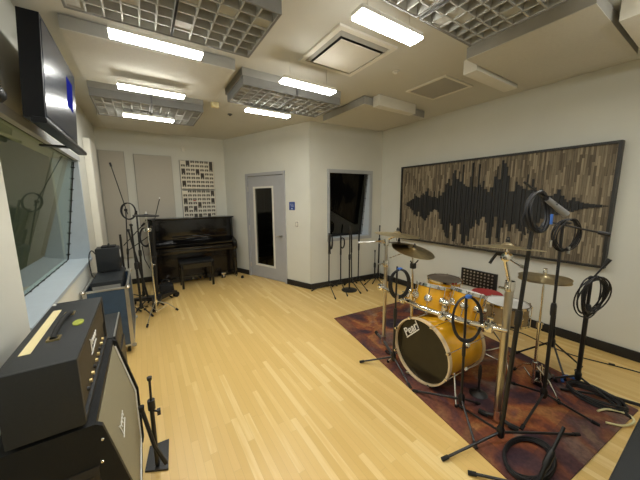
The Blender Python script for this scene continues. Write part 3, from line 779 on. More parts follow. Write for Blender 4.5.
def coil(label, c, nrm, rx, rz, n=6, r=.004, jit=.012, mat='black_cable', strap=None, group=None, tail=None, conn=None, seed=1, name='cable_coil'):
    R = random.Random(seed); c = V(c); nrm = V(nrm).normalized()
    up = V((0,0,1)) if abs(nrm.z) < .9 else V((0,1,0))
    a = up.cross(nrm).normalized(); b = nrm.cross(a).normalized()
    m = MB(); pts = []
    N = 28
    for k in range(n):
        kx = 1+R.uniform(-jit,jit)*5; kz = 1+R.uniform(-jit,jit)*5; ox = R.uniform(-jit,jit); on = R.uniform(-jit,jit); oz = R.uniform(-jit,jit)*.5
        ph = R.uniform(0, 6)
        m.tube([c+a*(rx*kx*math.cos(2*PI*i/N)+ox)+b*(rz*kz*math.sin(2*PI*i/N)+oz-(rz*(kz-1)))+nrm*(on+jit*.5*math.sin(4*PI*i/N+ph)) for i in range(N)], r, 6, closed=True)
    o = m.build(name, mat, org=c); tag(o, label, 'cable', group)
    if tail: MB().tube(tail, r, 6).build('tail', mat, o)
    if strap:
        MB().box(c.x-.022, c.x+.022, c.y-.015, c.y+.015, c.z+rz-.006, c.z+rz+.016, bev=.006).build('strap', strap, o)
    if conn:
        for p in conn:
            MB().cyl(p, V(p)+V((0,0,.05)), .009, 10).build('connector', 'satin_steel', o)
    return o

# --- by the booth window
G5 = 'microphone stands by the booth window'
mic_stand('black stand with coiled cable, leftmost of those under the booth window', (2.76,4.0), (2.77,4.0,1.0), [(2.42,4.06),(2.55,3.50),(2.98,4.04)], clutch=.70, r=.0115, r2=.016, group=G5)
coil('small black cable coil on the leftmost stand under the booth window', (2.785,3.965,.88), (0,1,0), .028, .125, 8, .007, .010, group='cable coils on the window stands', seed=3, tail=[(2.765,3.965,.78),(2.77,3.965,.70),(2.775,3.965,.66)])
mic_stand('second stand from the left under the booth window, with a hanging coil', (3.0,3.96), (3.0,3.96,.95), [(2.80,3.50),(2.84,4.03),(3.14,4.02)], clutch=.70, r=.0115, r2=.016, group=G5)
coil('small black cable coil on the second stand under the booth window', (3.03,3.945,.84), (.3,1,0), .04, .095, 6, .006, .008, group='cable coils on the window stands', seed=5)
mic_stand('tall straight stand on a round base under the booth window', (3.03,3.74), (3.03,3.74,1.12), [], group=G5, round_base=.14, r=.014, r2=.011)
mic_stand('stand with slim legs right behind the round-based one', (3.20,3.88), (3.19,3.89,1.0), [(3.07,3.47),(3.10,3.99),(3.40,3.96)], clutch=.70, r=.0115, r2=.016, group=G5)
mic_stand('fifth stand under the booth window, at the window right side', (3.40,3.93), (3.41,3.93,1.02), [(3.25,3.50),(3.32,4.01),(3.62,3.97)], clutch=.70, r=.0115, r2=.016, group=G5)
mic_stand('short thick stand in the corner, just left of the tall corner stand', (3.79,3.88), (3.79,3.885,.60), [(3.45,3.80),(3.75,3.62),(3.90,3.97)], group=G5, r=.016)
mic_stand('tall dark stand in the right corner, its base behind the left cymbals', (3.90,3.90), (3.92,3.90,1.08), [(3.62,3.76),(3.98,3.66),(3.97,3.97)], group=G5, r=.016, r2=.012, clutch=.75)
mic_stand('low folded stand in the corner right of the tall corner stand', (3.96,3.74), (3.96,3.75,.50), [(3.78,3.60),(4.02,3.52),(4.0,3.92)], group=G5, r=.014)

# --- back left cluster
GB = 'microphone stands beside the piano'
mic_stand('tall stand with long boom raised to the left above the back corner', (-.30,5.36), (-.22,5.40,1.49), [(-.50,5.05),(-.02,5.30),(-.35,5.70)], boom=((-.20,5.41,1.42),(-.345,5.42,2.17)), group=GB)
coil('round cable coil hanging on the tall boom stand at back left', (-.185,5.36,1.47), (.1,1,0), .095, .13, 7, .006, .008, seed=7)
mic_stand('black stand next to the tall boom stand, nearer the piano', (-.10,5.25), (-.08,5.30,1.44), [(-.30,4.95),(.12,5.05),(-.12,5.55)], group=GB, r=.017, r2=.013)
mic_stand('black stand with an angled rod up to a white tip beside the piano', (.10,5.30), (.14,5.32,1.32), [(-.05,5.05),(.30,5.10),(.10,5.60)], boom=((.13,5.31,1.22),(.26,5.34,1.66)), group=GB, clip=False, r=.016, r2=.013)
tag(MB().lathe([(0,0),(.010,.0),(.010,.02),(0,.024)],(.26,5.34,1.664),n=8).build('white_cap','logo_white',org=(.26,5.34,1.664)),'white tip on the angled rod beside the piano','cap')
mic_stand('thick folded stand standing behind the blue case', (-.30,4.85), (-.30,4.88,1.12), [(-.42,4.60),(-.14,4.70),(-.32,5.08)], group=GB, r=.018, r2=.015)
mic_stand('black stand with dark clamp, in front of the tall boom stand', (-.13,4.62), (-.15,4.66,1.30), [(-.28,4.42),(-.0,4.40),(-.06,4.86)], group=GB, r=.016, r2=.013, boom=((-.26,4.64,1.02),(-.02,4.68,1.28)))
mic_stand('leaning black stand between the chrome stand and the tall boom', (-.02,4.95), (-.20,4.98,1.20), [(-.20,4.78),(.16,4.80),(.02,5.2)], group=GB, r=.016, r2=.013, boom=((-.25,4.99,.88),(.06,4.95,1.10)))
coil('black cable coil hanging on the crowded stands beside the piano', (.0,4.93,1.08), (.2,1,0), .07, .14, 7, .007, .012, seed=31, tail=[(-.05,4.9,.96),(-.03,4.88,.75),(.02,4.9,.60)])
# a padded bag on the floor by the piano
m = MB(); m.box(.13,.36,5.38,5.60,.0,.17,bev=.05)
o = m.build('gear_bag','black_rubber',org=(.24,5.49,0)); tag(o,'soft black bag on the floor at the left end of the piano','bag')
MB().tube([(.17,5.49,.165),(.18,5.47,.22),(.24,5.46,.25),(.30,5.47,.22),(.32,5.49,.165)],.010,8).build('handle','black_rubber',o)
t = thing('studio_stand', 'heavy black wheeled stand base on the floor left of the bench', 'stand', (.08,4.90,0))
for k, a in enumerate((38, 158, 262)):
    a = math.radians(a); u = V((math.cos(a), math.sin(a), 0)); p = V((.08,4.92,.115)); q = p+u*.36; w = V((-u.y,u.x,0))
    o = MB().hexa([p-w*.07-V((0,0,.04)), q-w*.035-V((0,0,.03)), q+w*.035-V((0,0,.03)), p+w*.07-V((0,0,.04)), p-w*.07+V((0,0,.03)), q-w*.03, q+w*.03, p+w*.07+V((0,0,.03))]).build('leg','black_metal',t)
    c_ = V((q.x,q.y,.045)); MB().cyl(c_-w*.028, c_+w*.028, .045, 16).build('caster','black_rubber',o)
MB().cyl((.08,4.92,.10),(.10,4.93,1.25),.018,12).build('pole','black_metal',t)
MB().lathe([(0,0),(.03,0),(.03,.05),(0,.05)],(.09,4.925,.72),n=14).build('clutch','black_plastic',t)
# gear bag between piano and stands
# chrome cymbal stand
def cymbal(parent, c, nrm, r, mat='cymbal_bronze', name='cymbal'):
    n_ = V(nrm).normalized(); k = r/.2
    prof = [(0,.024*k),(.018*k,.022*k),(.03*k,.012*k),(.036*k,.006*k),(.10*k,.0*k),(r,-.012*k),(r,-.0135*k),(.10*k,-.002*k),(.036*k,.003*k),(.028*k,.010*k),(0,.021*k)]
    return MB().lathe(prof, c, n_, 40).build(name, mat, parent)
def tripod_cymbal_stand(label, base, top, feet, mat='chrome', hub=.22, group='chrome drum stands', r=.012):
    b = V((*base,0)); tp = V(top); t = thing('cymbal_stand', label, 'stand', b, group)
    hb = b+V((0,0,hub)); ax = (tp-b).normalized()
    for f in feet:
        f = V((f[0],f[1],.015)); u = (f-b); mid = b+u*.55+V((0,0,hub*.62))
        o = MB().tube([hb, mid, f], .007, 8).build('leg', mat, t)
        MB().tube([b+V((0,0,.07)), b+u*.5+V((0,0,hub*.5))], .005, 6).build('brace', mat, o)
        d = (f-mid).normalized(); MB().tube([f-d*.04, f+d*.0], .014, 8).build('rubber_foot','black_rubber',o)
    MB().cyl(b+V((0,0,.05)), b.lerp(tp,.55), r, 12).build('lower_tube', mat, t)
    MB().cyl(b.lerp(tp,.55), tp, r*.7, 12).build('upper_tube', mat, t)
    for s in (hub/tp.z, .55):
        MB().lathe([(0,-.025),(r*1.8,-.025),(r*1.8,.025),(0,.025)], b.lerp(tp,s), ax, 14).build('collar', mat, t)
    q = b.lerp(tp,.55); MB().tube([q+V((.02,0,0)), q+V((.05,-.01,0))], .006, 6).build('wing_screw', mat, t)
    return t
t = tripod_cymbal_stand('chrome stand with spread legs on the wooden floor left of the piano', (.05,4.42), (.04,4.42,1.36), [(-.08,4.04),(.32,4.44),(-.10,4.74)])
MB().lathe([(0,-.03),(.045,-.02),(.05,.0),(.045,.02),(0,.03)],(.04,4.42,1.24),n=16).build('tilter','chrome',t)
o = MB().lathe([(0,.014),(.02,.013),(.03,.006),(.155,-.004),(.155,-.016),(0,-.012)],(.04,4.42,1.445),(.05,-.03,1),36).build('practice_cymbal','black_plastic',org=(.04,4.42,1.445))
tag(o,'flat black practice cymbal on the chrome stand by the piano','cymbal')
MB().cyl((.04,4.42,1.46),(.04,4.42,1.49),.010,10).build('wing_nut','logo_white',o)
MB().cyl((.04,4.42,1.36),(.04,4.42,1.445),.006,8).build('rod','chrome',o)

# --- small stand with flat plate at the front left
t = thing('clip_stand', 'short black stand on a flat plate on the floor beside the amp', 'stand', (-.04,1.85,0))
MB().prism([(-.125,1.80),(-.004,1.74),(.018,1.98),(-.095,1.985)],'z',.0,.012).build('base_plate','black_metal',t)
MB().cyl((-.058,1.80,.01),(-.055,1.79,.44),.012,12).build('lower_tube','black_metal',t)
MB().cyl((-.055,1.79,.44),(-.051,1.785,.60),.007,10).build('upper_tube','black_metal',t)
MB().lathe([(0,-.03),(.02,-.03),(.02,.03),(0,.03)],(-.055,1.79,.44),n=14).build('clutch','black_plastic',t)
MB().lathe([(0,0),(.012,0),(.014,.02),(0,.024)],(-.051,1.785,.60),n=12).build('tip','black_plastic',t)
m = MB(); m.cyl((-.055,1.79,.40),(-.02,1.76,.40),.006,8); m.box(-.03,-.012,1.745,1.77,.385,.415); m.build('wing_screw','black_plastic',t)
m = MB(); m.tube([(-.105,1.79,.43),(-.06,1.74,.20),(-.012,1.71,.08)],.011,8); m.build('boom_arm','black_metal',t)
MB().lathe([(0,0),(.014,0),(.016,.03),(0,.034)],(-.106,1.79,.42),n=10).build('end_cap','black_rubber',t)

# ------------------------------------------------------------------ rug and kit
LX0 = (1.64,.40)
rug = MB(); rug.prism([(1.64,.40),(3.10,.27),(3.56,2.82),(2.105,2.92)],'z',.0005,.010)
rug = rug.build('rug','rug_pattern',org=(1.64,.40,0)); tag(rug,'distressed red, purple and orange rug under the drum kit','rug')
GZ = .010
def lug(m, p, out, ax, s=1.):
    p = V(p); m.lathe([(0,0),(.014*s,0),(.017*s,.006*s),(.012*s,.016*s),(0,.020*s)], p, out, 12)
def drum(name, label, c, ax, r, h, shell, hoop, top, bottom, nl=6, hoop_h=.02, group=None, lugs=1., loc=None, cat='drum'):
    """c centre, ax axis towards the top head"""
    ax = V(ax).normalized(); c = V(c); t = thing(name, label, cat, loc or (c.x,c.y,0), group)
    MB().lathe([(r,-h/2),(r,h/2),(r-.008,h/2),(r-.008,-h/2)], c, ax, 48, closed=True).build('shell', shell, t)
    for s, hd in ((1,top),(-1,bottom)):
        e_ = c+ax*(s*h/2)
        MB().lathe([(r+.012,-.006*s-.0),(r+.012,(hoop_h-.006)*s),(r-.001,(hoop_h-.006)*s),(r+.002,-.006*s)] if s > 0 else [(r+.012,.006),(r+.012,-hoop_h+.006),(r-.001,-hoop_h+.006),(r+.002,.006)], e_, ax, 48, closed=True).build('hoop', hoop, t)
        MB().lathe([(0,.0),(r-.002,.0),(r-.002,.003),(0,.003)] if s > 0 else [(0,-.003),(r-.002,-.003),(r-.002,0),(0,0)], e_, ax, 48).build('head', hd, t)
    a = ax.orthogonal().normalized(); b = ax.cross(a)
    for k in range(nl):
        an = 2*PI*(k+.5)/nl; u = a*math.cos(an)+b*math.sin(an)
        m = MB(); lug(m, c+u*r, u, ax, lugs*1.2)
        for s in (1,-1):
            m.cyl(c+u*(r+.016)+ax*(s*.01), c+u*(r+.016)+ax*(s*(h/2+hoop_h*.6)), .0035, 6)
            m.lathe([(0,-.006),(.007,-.006),(.007,.006),(0,.006)], c+u*(r+.016)+ax*(s*(h/2+hoop_h*.7)), ax, 8)
        m.build('lug','chrome',t)
    return t
# bass drum
bc = V((1.98,1.42,.307)); AX = V((-1,.036,0)).normalized(); R0 = .280; L = .46
t = drum('bass_drum','large amber bass drum with black front head and pale wooden hoops', bc-AX*(L/2), AX, R0, L, 'yellow_lacquer','hoop_wood','drum_head_black','drum_head_black', nl=8, hoop_h=.034, lugs=1.4, loc=(2.2,1.42,0))
fc = bc+AX*.004
MB().lathe([(0,0),(.050,0),(.050,.002),(0,.002)], fc+V((0,-.175,.012)), AX, 28).build('port_hole','rubber_base',t)
for s in (-1,1):
    p = bc-AX*.08+V((0,s*.26,-.10)); q = V((1.95,1.42+s*.36,.02))
    o = MB().tube([p,q],.007,8).build('spur','chrome',t); MB().cyl(q-V((0,0,.008)),q+V((0,0,.012)),.012,8).build('rubber_foot','black_rubber',o)
for k in range(8):
    an = 2*PI*(k+.5)/8; u = V((0,math.cos(an),math.sin(an))); p = bc+AX*.030+u*(R0+.013)
    m = MB(); m.box(p.x-.020,p.x+.012,p.y-.012,p.y+.012,p.z-.010,p.z+.010,bev=.003); m.build('claw','chrome',t)
# logo text
def text_mesh(txt, size, mat, parent, origin, xdir, ydir, shear=.25, depth=.0015, name='lettering'):
    cu = bpy.data.curves.new('t','FONT'); cu.body = txt; cu.size = size; cu.extrude = depth; cu.shear = shear; cu.offset = size*.012
    cu.resolution_u = 3
    ob = bpy.data.objects.new('t',cu); COL.objects.link(ob)
    dg = bpy.context.evaluated_depsgraph_get(); me = bpy.data.meshes.new_from_object(ob.evaluated_get(dg))
    bpy.data.objects.remove(ob); bpy.data.curves.remove(cu)
    x = V(xdir).normalized(); y = V(ydir); y = (y-x*y.dot(x)).normalized(); z = x.cross(y); o0 = ORG[parent.name]
    for v in me.vertices: v.co = V(origin)+x*v.co.x+y*v.co.y+z*v.co.z-o0
    me.materials.clear(); me.materials.append(MATS[mat]); me.name = name
    o = bpy.data.objects.new(name, me); COL.objects.link(o); o.parent = parent; ORG[o.name] = o0
    return o
tilt = math.radians(46)
yd = V((-.036,-1,0)).normalized()
xd = yd*math.cos(tilt)+V((0,0,1))*math.sin(tilt); ud = -yd*math.sin(tilt)+V((0,0,1))*math.cos(tilt)
lo = bc+AX*.0045+V((0,.168,.062))
text_mesh('Pearl', .098, 'logo_white', t, lo, xd, ud, .2, name='logo_lettering')
m = MB(); p = lo-ud*.016; q = p+xd*.19
m.hexa([p-AX*.0, q-AX*.0, q+AX*.0015, p+AX*.0015, p+ud*.010, q+ud*.010, q+ud*.010+AX*.0015, p+ud*.010+AX*.0015]); m.build('logo_underline','logo_white',t)

# rack
t = thing('drum_rack', 'chrome tubular drum rack curving round the front of the kit', 'rack', (2.1,1.45,0))
ZR = .70
path = [(2.165,2.14,.68),(2.145,2.08,.68),(2.085,1.88,.685),(2.03,1.68,.69),(1.985,1.50,.70),(1.97,1.36,.705),(1.965,1.22,.712),(1.975,1.05,.72),(2.02,.90,.73),(2.055,.80,.735)]
MB().tube(path,.020,14).build('curved_bar','chrome',t)
lp, rp = V((2.13,2.05,0)), V((2.10,.815,0))
MB().cyl(lp+V((.035,0,.05)), lp+V((.035,0,1.20)), .019, 14).build('left_post','satin_steel',t)
MB().cyl(rp+V((-.04,0,.05)), rp+V((-.04,0,1.06)), .025, 14).build('right_post','satin_steel',t)
for p, u in ((lp+V((.035,0,0)), V((-.26,-.56,0)).normalized()), (rp+V((-.04,0,0)), V((.12,-.55,0)).normalized())):
    fl = 1. if u.x < 0 else .4
    o = MB().tube([p-u*.22*fl+V((0,0,.022+GZ)), p+V((0,0,.045+GZ)), p+u*.26*fl+V((0,0,.022+GZ))],.015,10).build('foot','dark_steel' if fl == 1. else 'black_metal',t)
    MB().lathe([(0,-.04),(.026,-.04),(.026,.04),(0,.04)], p+V((0,0,.06+GZ)), n=14).build('foot_socket','chrome',o)
    for s in (-.22,.26): 
        q = p+u*s*fl+V((0,0,.022+GZ)); MB().tube([q-u*.03, q+u*.03],.0195,8).build('rubber_foot','black_rubber',o)
for q in (path[1], path[3], path[6], path[8]):
    q = V(q); m = MB(); m.box(q.x-.03,q.x+.03,q.y-.028,q.y+.028,q.z-.034,q.z+.034,bev=.010); m.cyl((q.x,q.y,q.z+.03),(q.x,q.y,q.z+.06),.008,8); m.box(q.x-.006,q.x+.006,q.y-.02,q.y+.02,q.z+.055,q.z+.075,bev=.002); m.cyl((q.x-.03,q.y,q.z),(q.x-.06,q.y,q.z-.005),.010,8)
    m.build('clamp','chrome',t)
for p, z in ((lp+V((.035,0,0)),.95),(lp+V((.035,0,0)),1.18),(rp+V((-.04,0,0)),1.05)):
    m = MB(); m.lathe([(0,-.035),(.029,-.035),(.032,0),(.029,.035),(0,.035)], p+V((0,0,z)), n=16); m.tube([p+V((-.03,0,z)), p+V((-.075,.01,z))],.007,8); m.box(p.x-.09,p.x-.075,p.y-.012,p.y+.032,z-.006,z+.006); m.build('collar','chrome',t)
m = MB(); m.tube([V((2.16,2.0,1.02)), V((2.26,1.86,1.10)), V((2.33,1.83,1.09))],.007,8); m.build('cymbal_arm','chrome',t)
m = MB(); p = lp+V((.035,0,1.20)); m.tube([p, p+V((.03,-.06,.04)), p+V((.06,-.085,.045))],.009,8); m.tube([p, p+V((-.16,.10,-.015))],.007,8); m.cyl(p+V((.06,-.085,.0)),p+V((.06,-.085,.12)),.005,8); m.build('boom_arm','chrome',t)
MB().tube([p+V((-.10,.062,-.01)),p+V((-.26,.16,-.02))],.011,8).build('counterweight','aluminium',t)
m = MB(); p = rp+V((-.04,0,1.06)); m.tube([p, (2.00,.83,1.22), (1.965,.815,1.30)],.013,10); m.cyl((1.965,.815,1.27),(1.965,.815,1.385),.005,8); m.lathe([(0,-.03),(.03,-.02),(.03,.02),(0,.03)],(1.985,.82,1.26),(1,0,0),12)
m.tube([(1.985,.82,1.26),(2.06,.76,1.20)],.008,8); m.build('boom_arm','chrome',t)
m = MB(); m.tube([(1.985,.84,1.27),(1.955,.87,1.275),(1.94,.885,1.24),(1.93,.895,1.21)],.010,8); m.build('tilter_lever','black_plastic',t)
MB().tube([(2.05,.765,1.205),(2.09,.74,1.185)],.011,8).build('boom_end','aluminium',t)

# cymbals (each rests on its own arm)
GC = 'drum kit cymbals'
def cym(label, c, nrm, r, mat, stem=.05):
    t = thing('cymbal', label, 'cymbal', c, GC)
    cymbal(t, c, nrm, r, mat, 'bronze_disc')
    n_ = V(nrm).normalized(); k = r/.2
    MB().lathe([(0,0),(.013,0),(.014,.018),(.008,.024),(.010,.034),(0,.036)], V(c)+n_*.025*k, n_, 12).build('felt_and_nut','black_plastic',t)
    return t
cym('uppermost left cymbal, tilted down to the right and seen nearly edge on', (2.244,1.979,1.275), (.085,-.055,1), .235, 'cymbal_bronze')
cym('wide tilted cymbal below the uppermost one, over the left tom', (2.37,1.865,1.11), (.05,-.27,1), .225, 'cymbal_bronze')
cym('small dark cymbal half hidden behind the tilted left cymbal', (2.32,2.02,1.165), (.12,.0,1), .12, 'cymbal_dark')
cym('thin cymbal seen edge on atop the right rack post', (1.967,.815,1.335), (.128,.045,1), .20, 'cymbal_bronze')
drum('floor_tom','amber floor tom with a brown head, behind the rack toms', (3.24,2.04,.415), (-.02,-.02,1), .195, .36, 'yellow_lacquer','chrome','drum_head_brown','drum_head_bottom', nl=8, hoop_h=.022, lugs=1.2)
ft = bpy.data.objects['floor_tom']
for k in range(3):
    a = 2*PI*k/3+.4; p = V((3.24+.225*math.cos(a), 2.04+.225*math.sin(a), 0)); MB().tube([p+V((0,0,GZ)), p+V((0,0,.45))], .007, 8).build('leg','chrome',ft)
for a_, b_, lab in (((2.40,1.86,.30),(2.37,1.865,1.105),'thin chrome stand holding the tilted left cymbal'),):
    bx = (a_[0], a_[1]); tripod_cymbal_stand(lab, bx, b_, [(bx[0]+.02,bx[1]+.24),(bx[0]+.22,bx[1]-.12+.0),(bx[0]-.02+.0,bx[1]+.0+.0) if 0 else (bx[0]+.20,bx[1]+.14)], hub=.30, r=.017)
m = MB(); m.box(2.355,2.405,1.84,1.89,.90,.96,bev=.01); m.tube([(2.38,1.865,.93),(2.33,1.86,.99)],.007,8); m.tube([(2.38,1.865,.93),(2.43,1.84,.99)],.007,8); m.build('black_clamp','black_plastic',bpy.data.objects[[o.name for o in bpy.data.objects if o.get('label')=='thin chrome stand holding the tilted left cymbal'][0]])

# toms
drum('rack_tom','larger amber rack tom above the left of the bass drum', (2.245,1.525,.705), (.30,.05,1), .152, .21, 'yellow_lacquer','chrome','drum_head_white','drum_head_bottom', nl=8, hoop_h=.026, group='amber rack toms', lugs=1.9, loc=(2.23,1.55,ZR))
drum('rack_tom','smaller amber rack tom behind the cable coil, beside the snare', (2.32,1.245,.715), (.30,-.03,1), .128, .21, 'yellow_lacquer','chrome','drum_head_white','drum_head_bottom', nl=8, hoop_h=.026, group='amber rack toms', lugs=1.8, loc=(2.31,1.24,ZR))
for (q, y) in (((2.015,1.62,ZR+.03),1.585),((2.0,1.25,ZR+.03),1.25)):
    t = thing('tom_mount', 'chrome tom mount on the rack, %s' % ('under the larger tom' if y > 1.4 else 'under the smaller tom'), 'mount', q, 'tom mounts')
    q = V(q); MB().tube([q, q+V((.03,0,.06)), V((2.085 if y > 1.4 else 2.19,y,.74))],.011,8).build('arm','chrome',t)
    MB().lathe([(0,-.03),(.024,-.02),(.03,0),(.024,.02),(0,.03)], q+V((.03,0,.06)), (0,1,0), 14).build('ball_joint','chrome',t)
for tm in [o for o in bpy.data.objects if o.name.startswith('rack_tom')]:
    c0 = V((2.245,1.525,.705)) if tm.location.y > 1.4 else V((2.32,1.245,.715)); rr = .152 if tm.location.y > 1.4 else .128
    MB().lathe([(0,0),(.016,0),(.016,.004),(.006,.006),(0,.006)], c0+V((-rr*.985,-.03,-.02)), (-1,-.2,.3), 14).build('badge','dark_steel',tm)
# snare
drum('snare_drum','natural wood snare drum with white head at the right of the kit', (2.80,1.12,.585), (.03,.0,1), .176, .155, 'snare_wood','chrome','drum_head_white','drum_head_bottom', nl=10, hoop_h=.02, lugs=.8)
tripod_cymbal_stand('low chrome stand holding the snare drum', (2.80,1.12), (2.80,1.12,.495), [(2.66,1.34),(3.06,1.14),(2.62,.96)], hub=.22)
# throne
t = thing('drum_throne','round red topped drum throne behind the snare','stool',(3.22,1.50,0))
MB().lathe([(0,0),(.155,0),(.17,.02),(.172,.055),(.15,.075),(0,.08)],(3.22,1.50,.50),n=32).build('seat','red_vinyl',t)
MB().cyl((3.22,1.50,.10),(3.22,1.50,.50),.014,12).build('post','chrome',t)
for k in range(3):
    a = 2*PI*k/3+.5; f = V((3.22+.24*math.cos(a),1.50+.24*math.sin(a),GZ+.012)); o = MB().tube([(3.22,1.50,.25),f],.009,8).build('leg','chrome',t); MB().cyl(f-V((0,0,.011)),f+V((0,0,.012)),.016,8).build('rubber_foot','black_rubber',o)
# hi-hat
t = tripod_cymbal_stand('chrome hi-hat stand on the right of the kit with chain pedal', (2.73,.83), (2.725,.835,1.06), [(2.66,.62),(2.98,.74),(2.86,1.03)], group='chrome drum stands', r=.012)
m = MB()
for s in (-1,1): m.tube([(2.755+.02*s,.80,.22),(2.755+.026*s,.78,.10),(2.755+.012*s,.76,GZ+.03)],.006,6)
m.build('frame','chrome',t)
m = MB(); m.hexa([(2.80,.76,GZ+.004),(2.80,.86,GZ+.004),(3.06,.90,GZ+.004),(3.06,.78,GZ+.004),(2.80,.76,GZ+.07),(2.80,.86,GZ+.07),(3.06,.90,GZ+.016),(3.06,.78,GZ+.016)]); m.box(2.77,2.80,.77,.86,GZ+.002,GZ+.13,bev=.008); m.build('pedal','black_metal',t)
c = (2.725,.835,.985)
for nm, s, lab in (('hi_hat_cymbal',1,'upper hi-hat cymbal on the right stand'),('hi_hat_cymbal',-1,'lower hi-hat cymbal, just under the upper one')):
    tt = thing(nm, lab, 'cymbal', (c[0],c[1],c[2]+.012*s), 'hi-hat cymbals')
    cymbal(tt, (c[0],c[1],c[2]+.012*s), (.03,-.07,s), .178, 'cymbal_bronze', 'bronze_disc')
    if s > 0: MB().lathe([(0,0),(.012,0),(.016,.02),(.010,.035),(.016,.045),(0,.05)],(c[0],c[1],c[2]+.04),n=12).build('clutch','chrome',tt)
# kick pedal + low stand with round base
t = thing('kick_pedal','black bass drum pedal behind the bass drum','pedal',(2.7,1.42,GZ))
m = MB(); m.hexa([(2.52,1.38,GZ+.002),(2.80,1.38,GZ+.002),(2.80,1.46,GZ+.002),(2.52,1.46,GZ+.002),(2.52,1.385,GZ+.014),(2.80,1.385,GZ+.014),(2.80,1.455,GZ+.014),(2.52,1.455,GZ+.014)]); m.build('base_plate','black_metal',t)
m = MB(); m.tube([(2.54,1.36,GZ+.01),(2.54,1.36,.26)],.008,8); m.tube([(2.54,1.48,GZ+.01),(2.54,1.48,.26)],.008,8); m.tube([(2.54,1.35,.25),(2.54,1.49,.25)],.007,8); m.build('frame','chrome',t)
m = MB(); m.tube([(2.54,1.42,.25),(2.60,1.42,.40)],.005,6); m.lathe([(0,-.03),(.022,-.02),(.022,.02),(0,.03)],(2.60,1.42,.40),(1,0,0),12); m.build('beater','black_rubber',t)
mic_stand('low stand on a small round black base beside the bass drum', (2.25,1.045), (2.25,1.045,.27), [], round_base=.07, r=.010, group=None, clip=False, clutch=.75)

# --- microphone stands round the kit
GK = 'microphone stands round the drum kit'
mic_stand('black stand with a cable coil and blue tape left of the bass drum', (1.935,1.70), (1.945,1.70,1.02), [(1.715,1.94),(1.83,1.40),(2.08,1.93)], group=GK, clip=False)
coil('black cable coil with blue tape on the stand left of the bass drum', (1.955,1.675,.86), (.55,.83,.05), .085, .135, 9, .006, .010, strap='blue_tape', seed=11, group='cable coils on the kit stands', conn=[(1.93,1.67,.70)])
mic_stand('black stand with a tight oval coil in front of the bass drum', (1.94,1.015), (1.925,1.03,.95), [(1.82,1.37),(1.71,.775),(2.14,.98)], group=GK, clip=False, r=.009)
coil('tight oval black cable coil in front of the smaller tom', (1.915,1.01,.775), (.535,.83,-.1), .105, .165, 10, .0065, .006, strap='blue_tape', seed=12, group='cable coils on the kit stands')
mic_stand('tall thick black boom stand at the near right of the kit', (1.875,.715), (1.91,.67,1.47), [(1.455,.855),(2.42,.445),(1.98,1.06)], group=GK, r=.014, r2=.012, clutch=.62, boom=((1.88,.725,1.735),(1.99,.635,1.63)), mic=((1.985,.64,1.635),(2.075,.57,1.545)), hub=.10)
coil('thick grey cable coil hung at the top of the tall boom stand', (1.935,.66,1.565), (-.25,-.95,.1), .083, .112, 12, .0068, .012, seed=13, group='cable coils on the kit stands', conn=[(1.915,.67,1.385)], tail=[(1.87,.69,1.60),(1.84,.70,1.52),(1.87,.69,1.43)])
tag(MB().box(1.988,2.0,.605,.617,1.49,1.55,bev=.003).build('cable_tie','blue_tape',org=(1.99,.61,1.49)),'blue cable tie hanging beside the thick grey coil','cable tie')
mic_stand('short black stand on bare floor behind the hi-hat', (3.25,.87), (3.24,.88,.62), [(3.46,.69),(3.06,.70),(3.20,1.15)], group=GK, r=.012, r2=.009, hub=.24, clip=False)
mic_stand('black boom stand beside the hi-hat with an arm to the right', (2.56,.70), (2.56,.715,1.46), [(2.13,.685),(2.64,.39),(2.63,.96)], group=GK, r=.013, r2=.010, boom=((2.50,.80,1.47),(2.60,.525,1.405)), hub=.10)
coil('loose round cable coil on the stand beside the hi-hat', (2.55,.685,1.375), (.5,.8,.1), .088, .115, 8, .0038, .014, seed=14, group='cable coils on the kit stands', conn=[(2.45,.74,1.29),(2.58,.67,1.24)])
mic_stand('rightmost black boom stand with a big loose coil', (3.07,.625), (3.065,.63,.98), [(2.93,.28),(3.34,.70),(2.88,.84)], group=GK, r=.017, r2=.012, boom=((3.06,.645,.93),(3.08,.565,1.11)), hub=.10, clutch=.72)
coil('big loose black coil on the rightmost stand', (3.055,.60,.83), (.45,.85,.1), .105, .17, 8, .0055, .022, seed=15, group='cable coils on the kit stands', tail=[(3.02,.62,.70),(3.0,.62,.58),(3.03,.60,.42)])
mic_stand('low stand cut off by the bottom edge, foot tip on bare floor', (1.66,.46), (1.93,.42,.34), [(1.51,.72),(1.50,.26),(1.86,.40)], group=GK, r=.012, clip=False, hub=.05)
# floor cables
coil('flat coil of black cable lying on the rug at the bottom edge', (1.90,.56,.030), (0,0,1), .19, .11, 8, .0075, .012, seed=21, group='cables lying on the rug')
coil('tangle of black cable on the rug beside the rightmost stand', (2.98,.50,.035), (0,0,1), .10, .16, 9, .007, .02, seed=22, group='cables lying on the rug')
m = MB(); m.tube([(3.14,.66,.03),(3.09,.70,.05),(3.02,.72,.05),(2.99,.70,.03)],.012,8)
tag(m.build('cable_tie','blue_tape',org=(3.05,.70,.02)),'bright blue cable tie on the tangle of cable on the rug','cable tie')
m = MB(); m.tube([(3.04,.33,.03),(3.0,.50,.04),(2.86,.68,.03)],.010,8); m.tube([(3.16,.22,.03),(3.06,.42,.045)],.014,8)
tag(m.build('stand_leg','black_metal',org=(3.0,.4,0)),'loose black stand leg lying beside the tangle of cable','stand part')
m = MB(); m.tube(spline([(2.80,.435,.022),(2.87,.40,.03),(2.935,.33,.024),(2.93,.275,.020),(2.86,.262,.020),(2.76,.30,.020),(2.70,.37,.022)]),.0075,8)
tag(m.build('pale_cable','yellow_cable',org=(2.85,.3,0)),'pale yellow cable loop on the near right corner of the rug','cable')
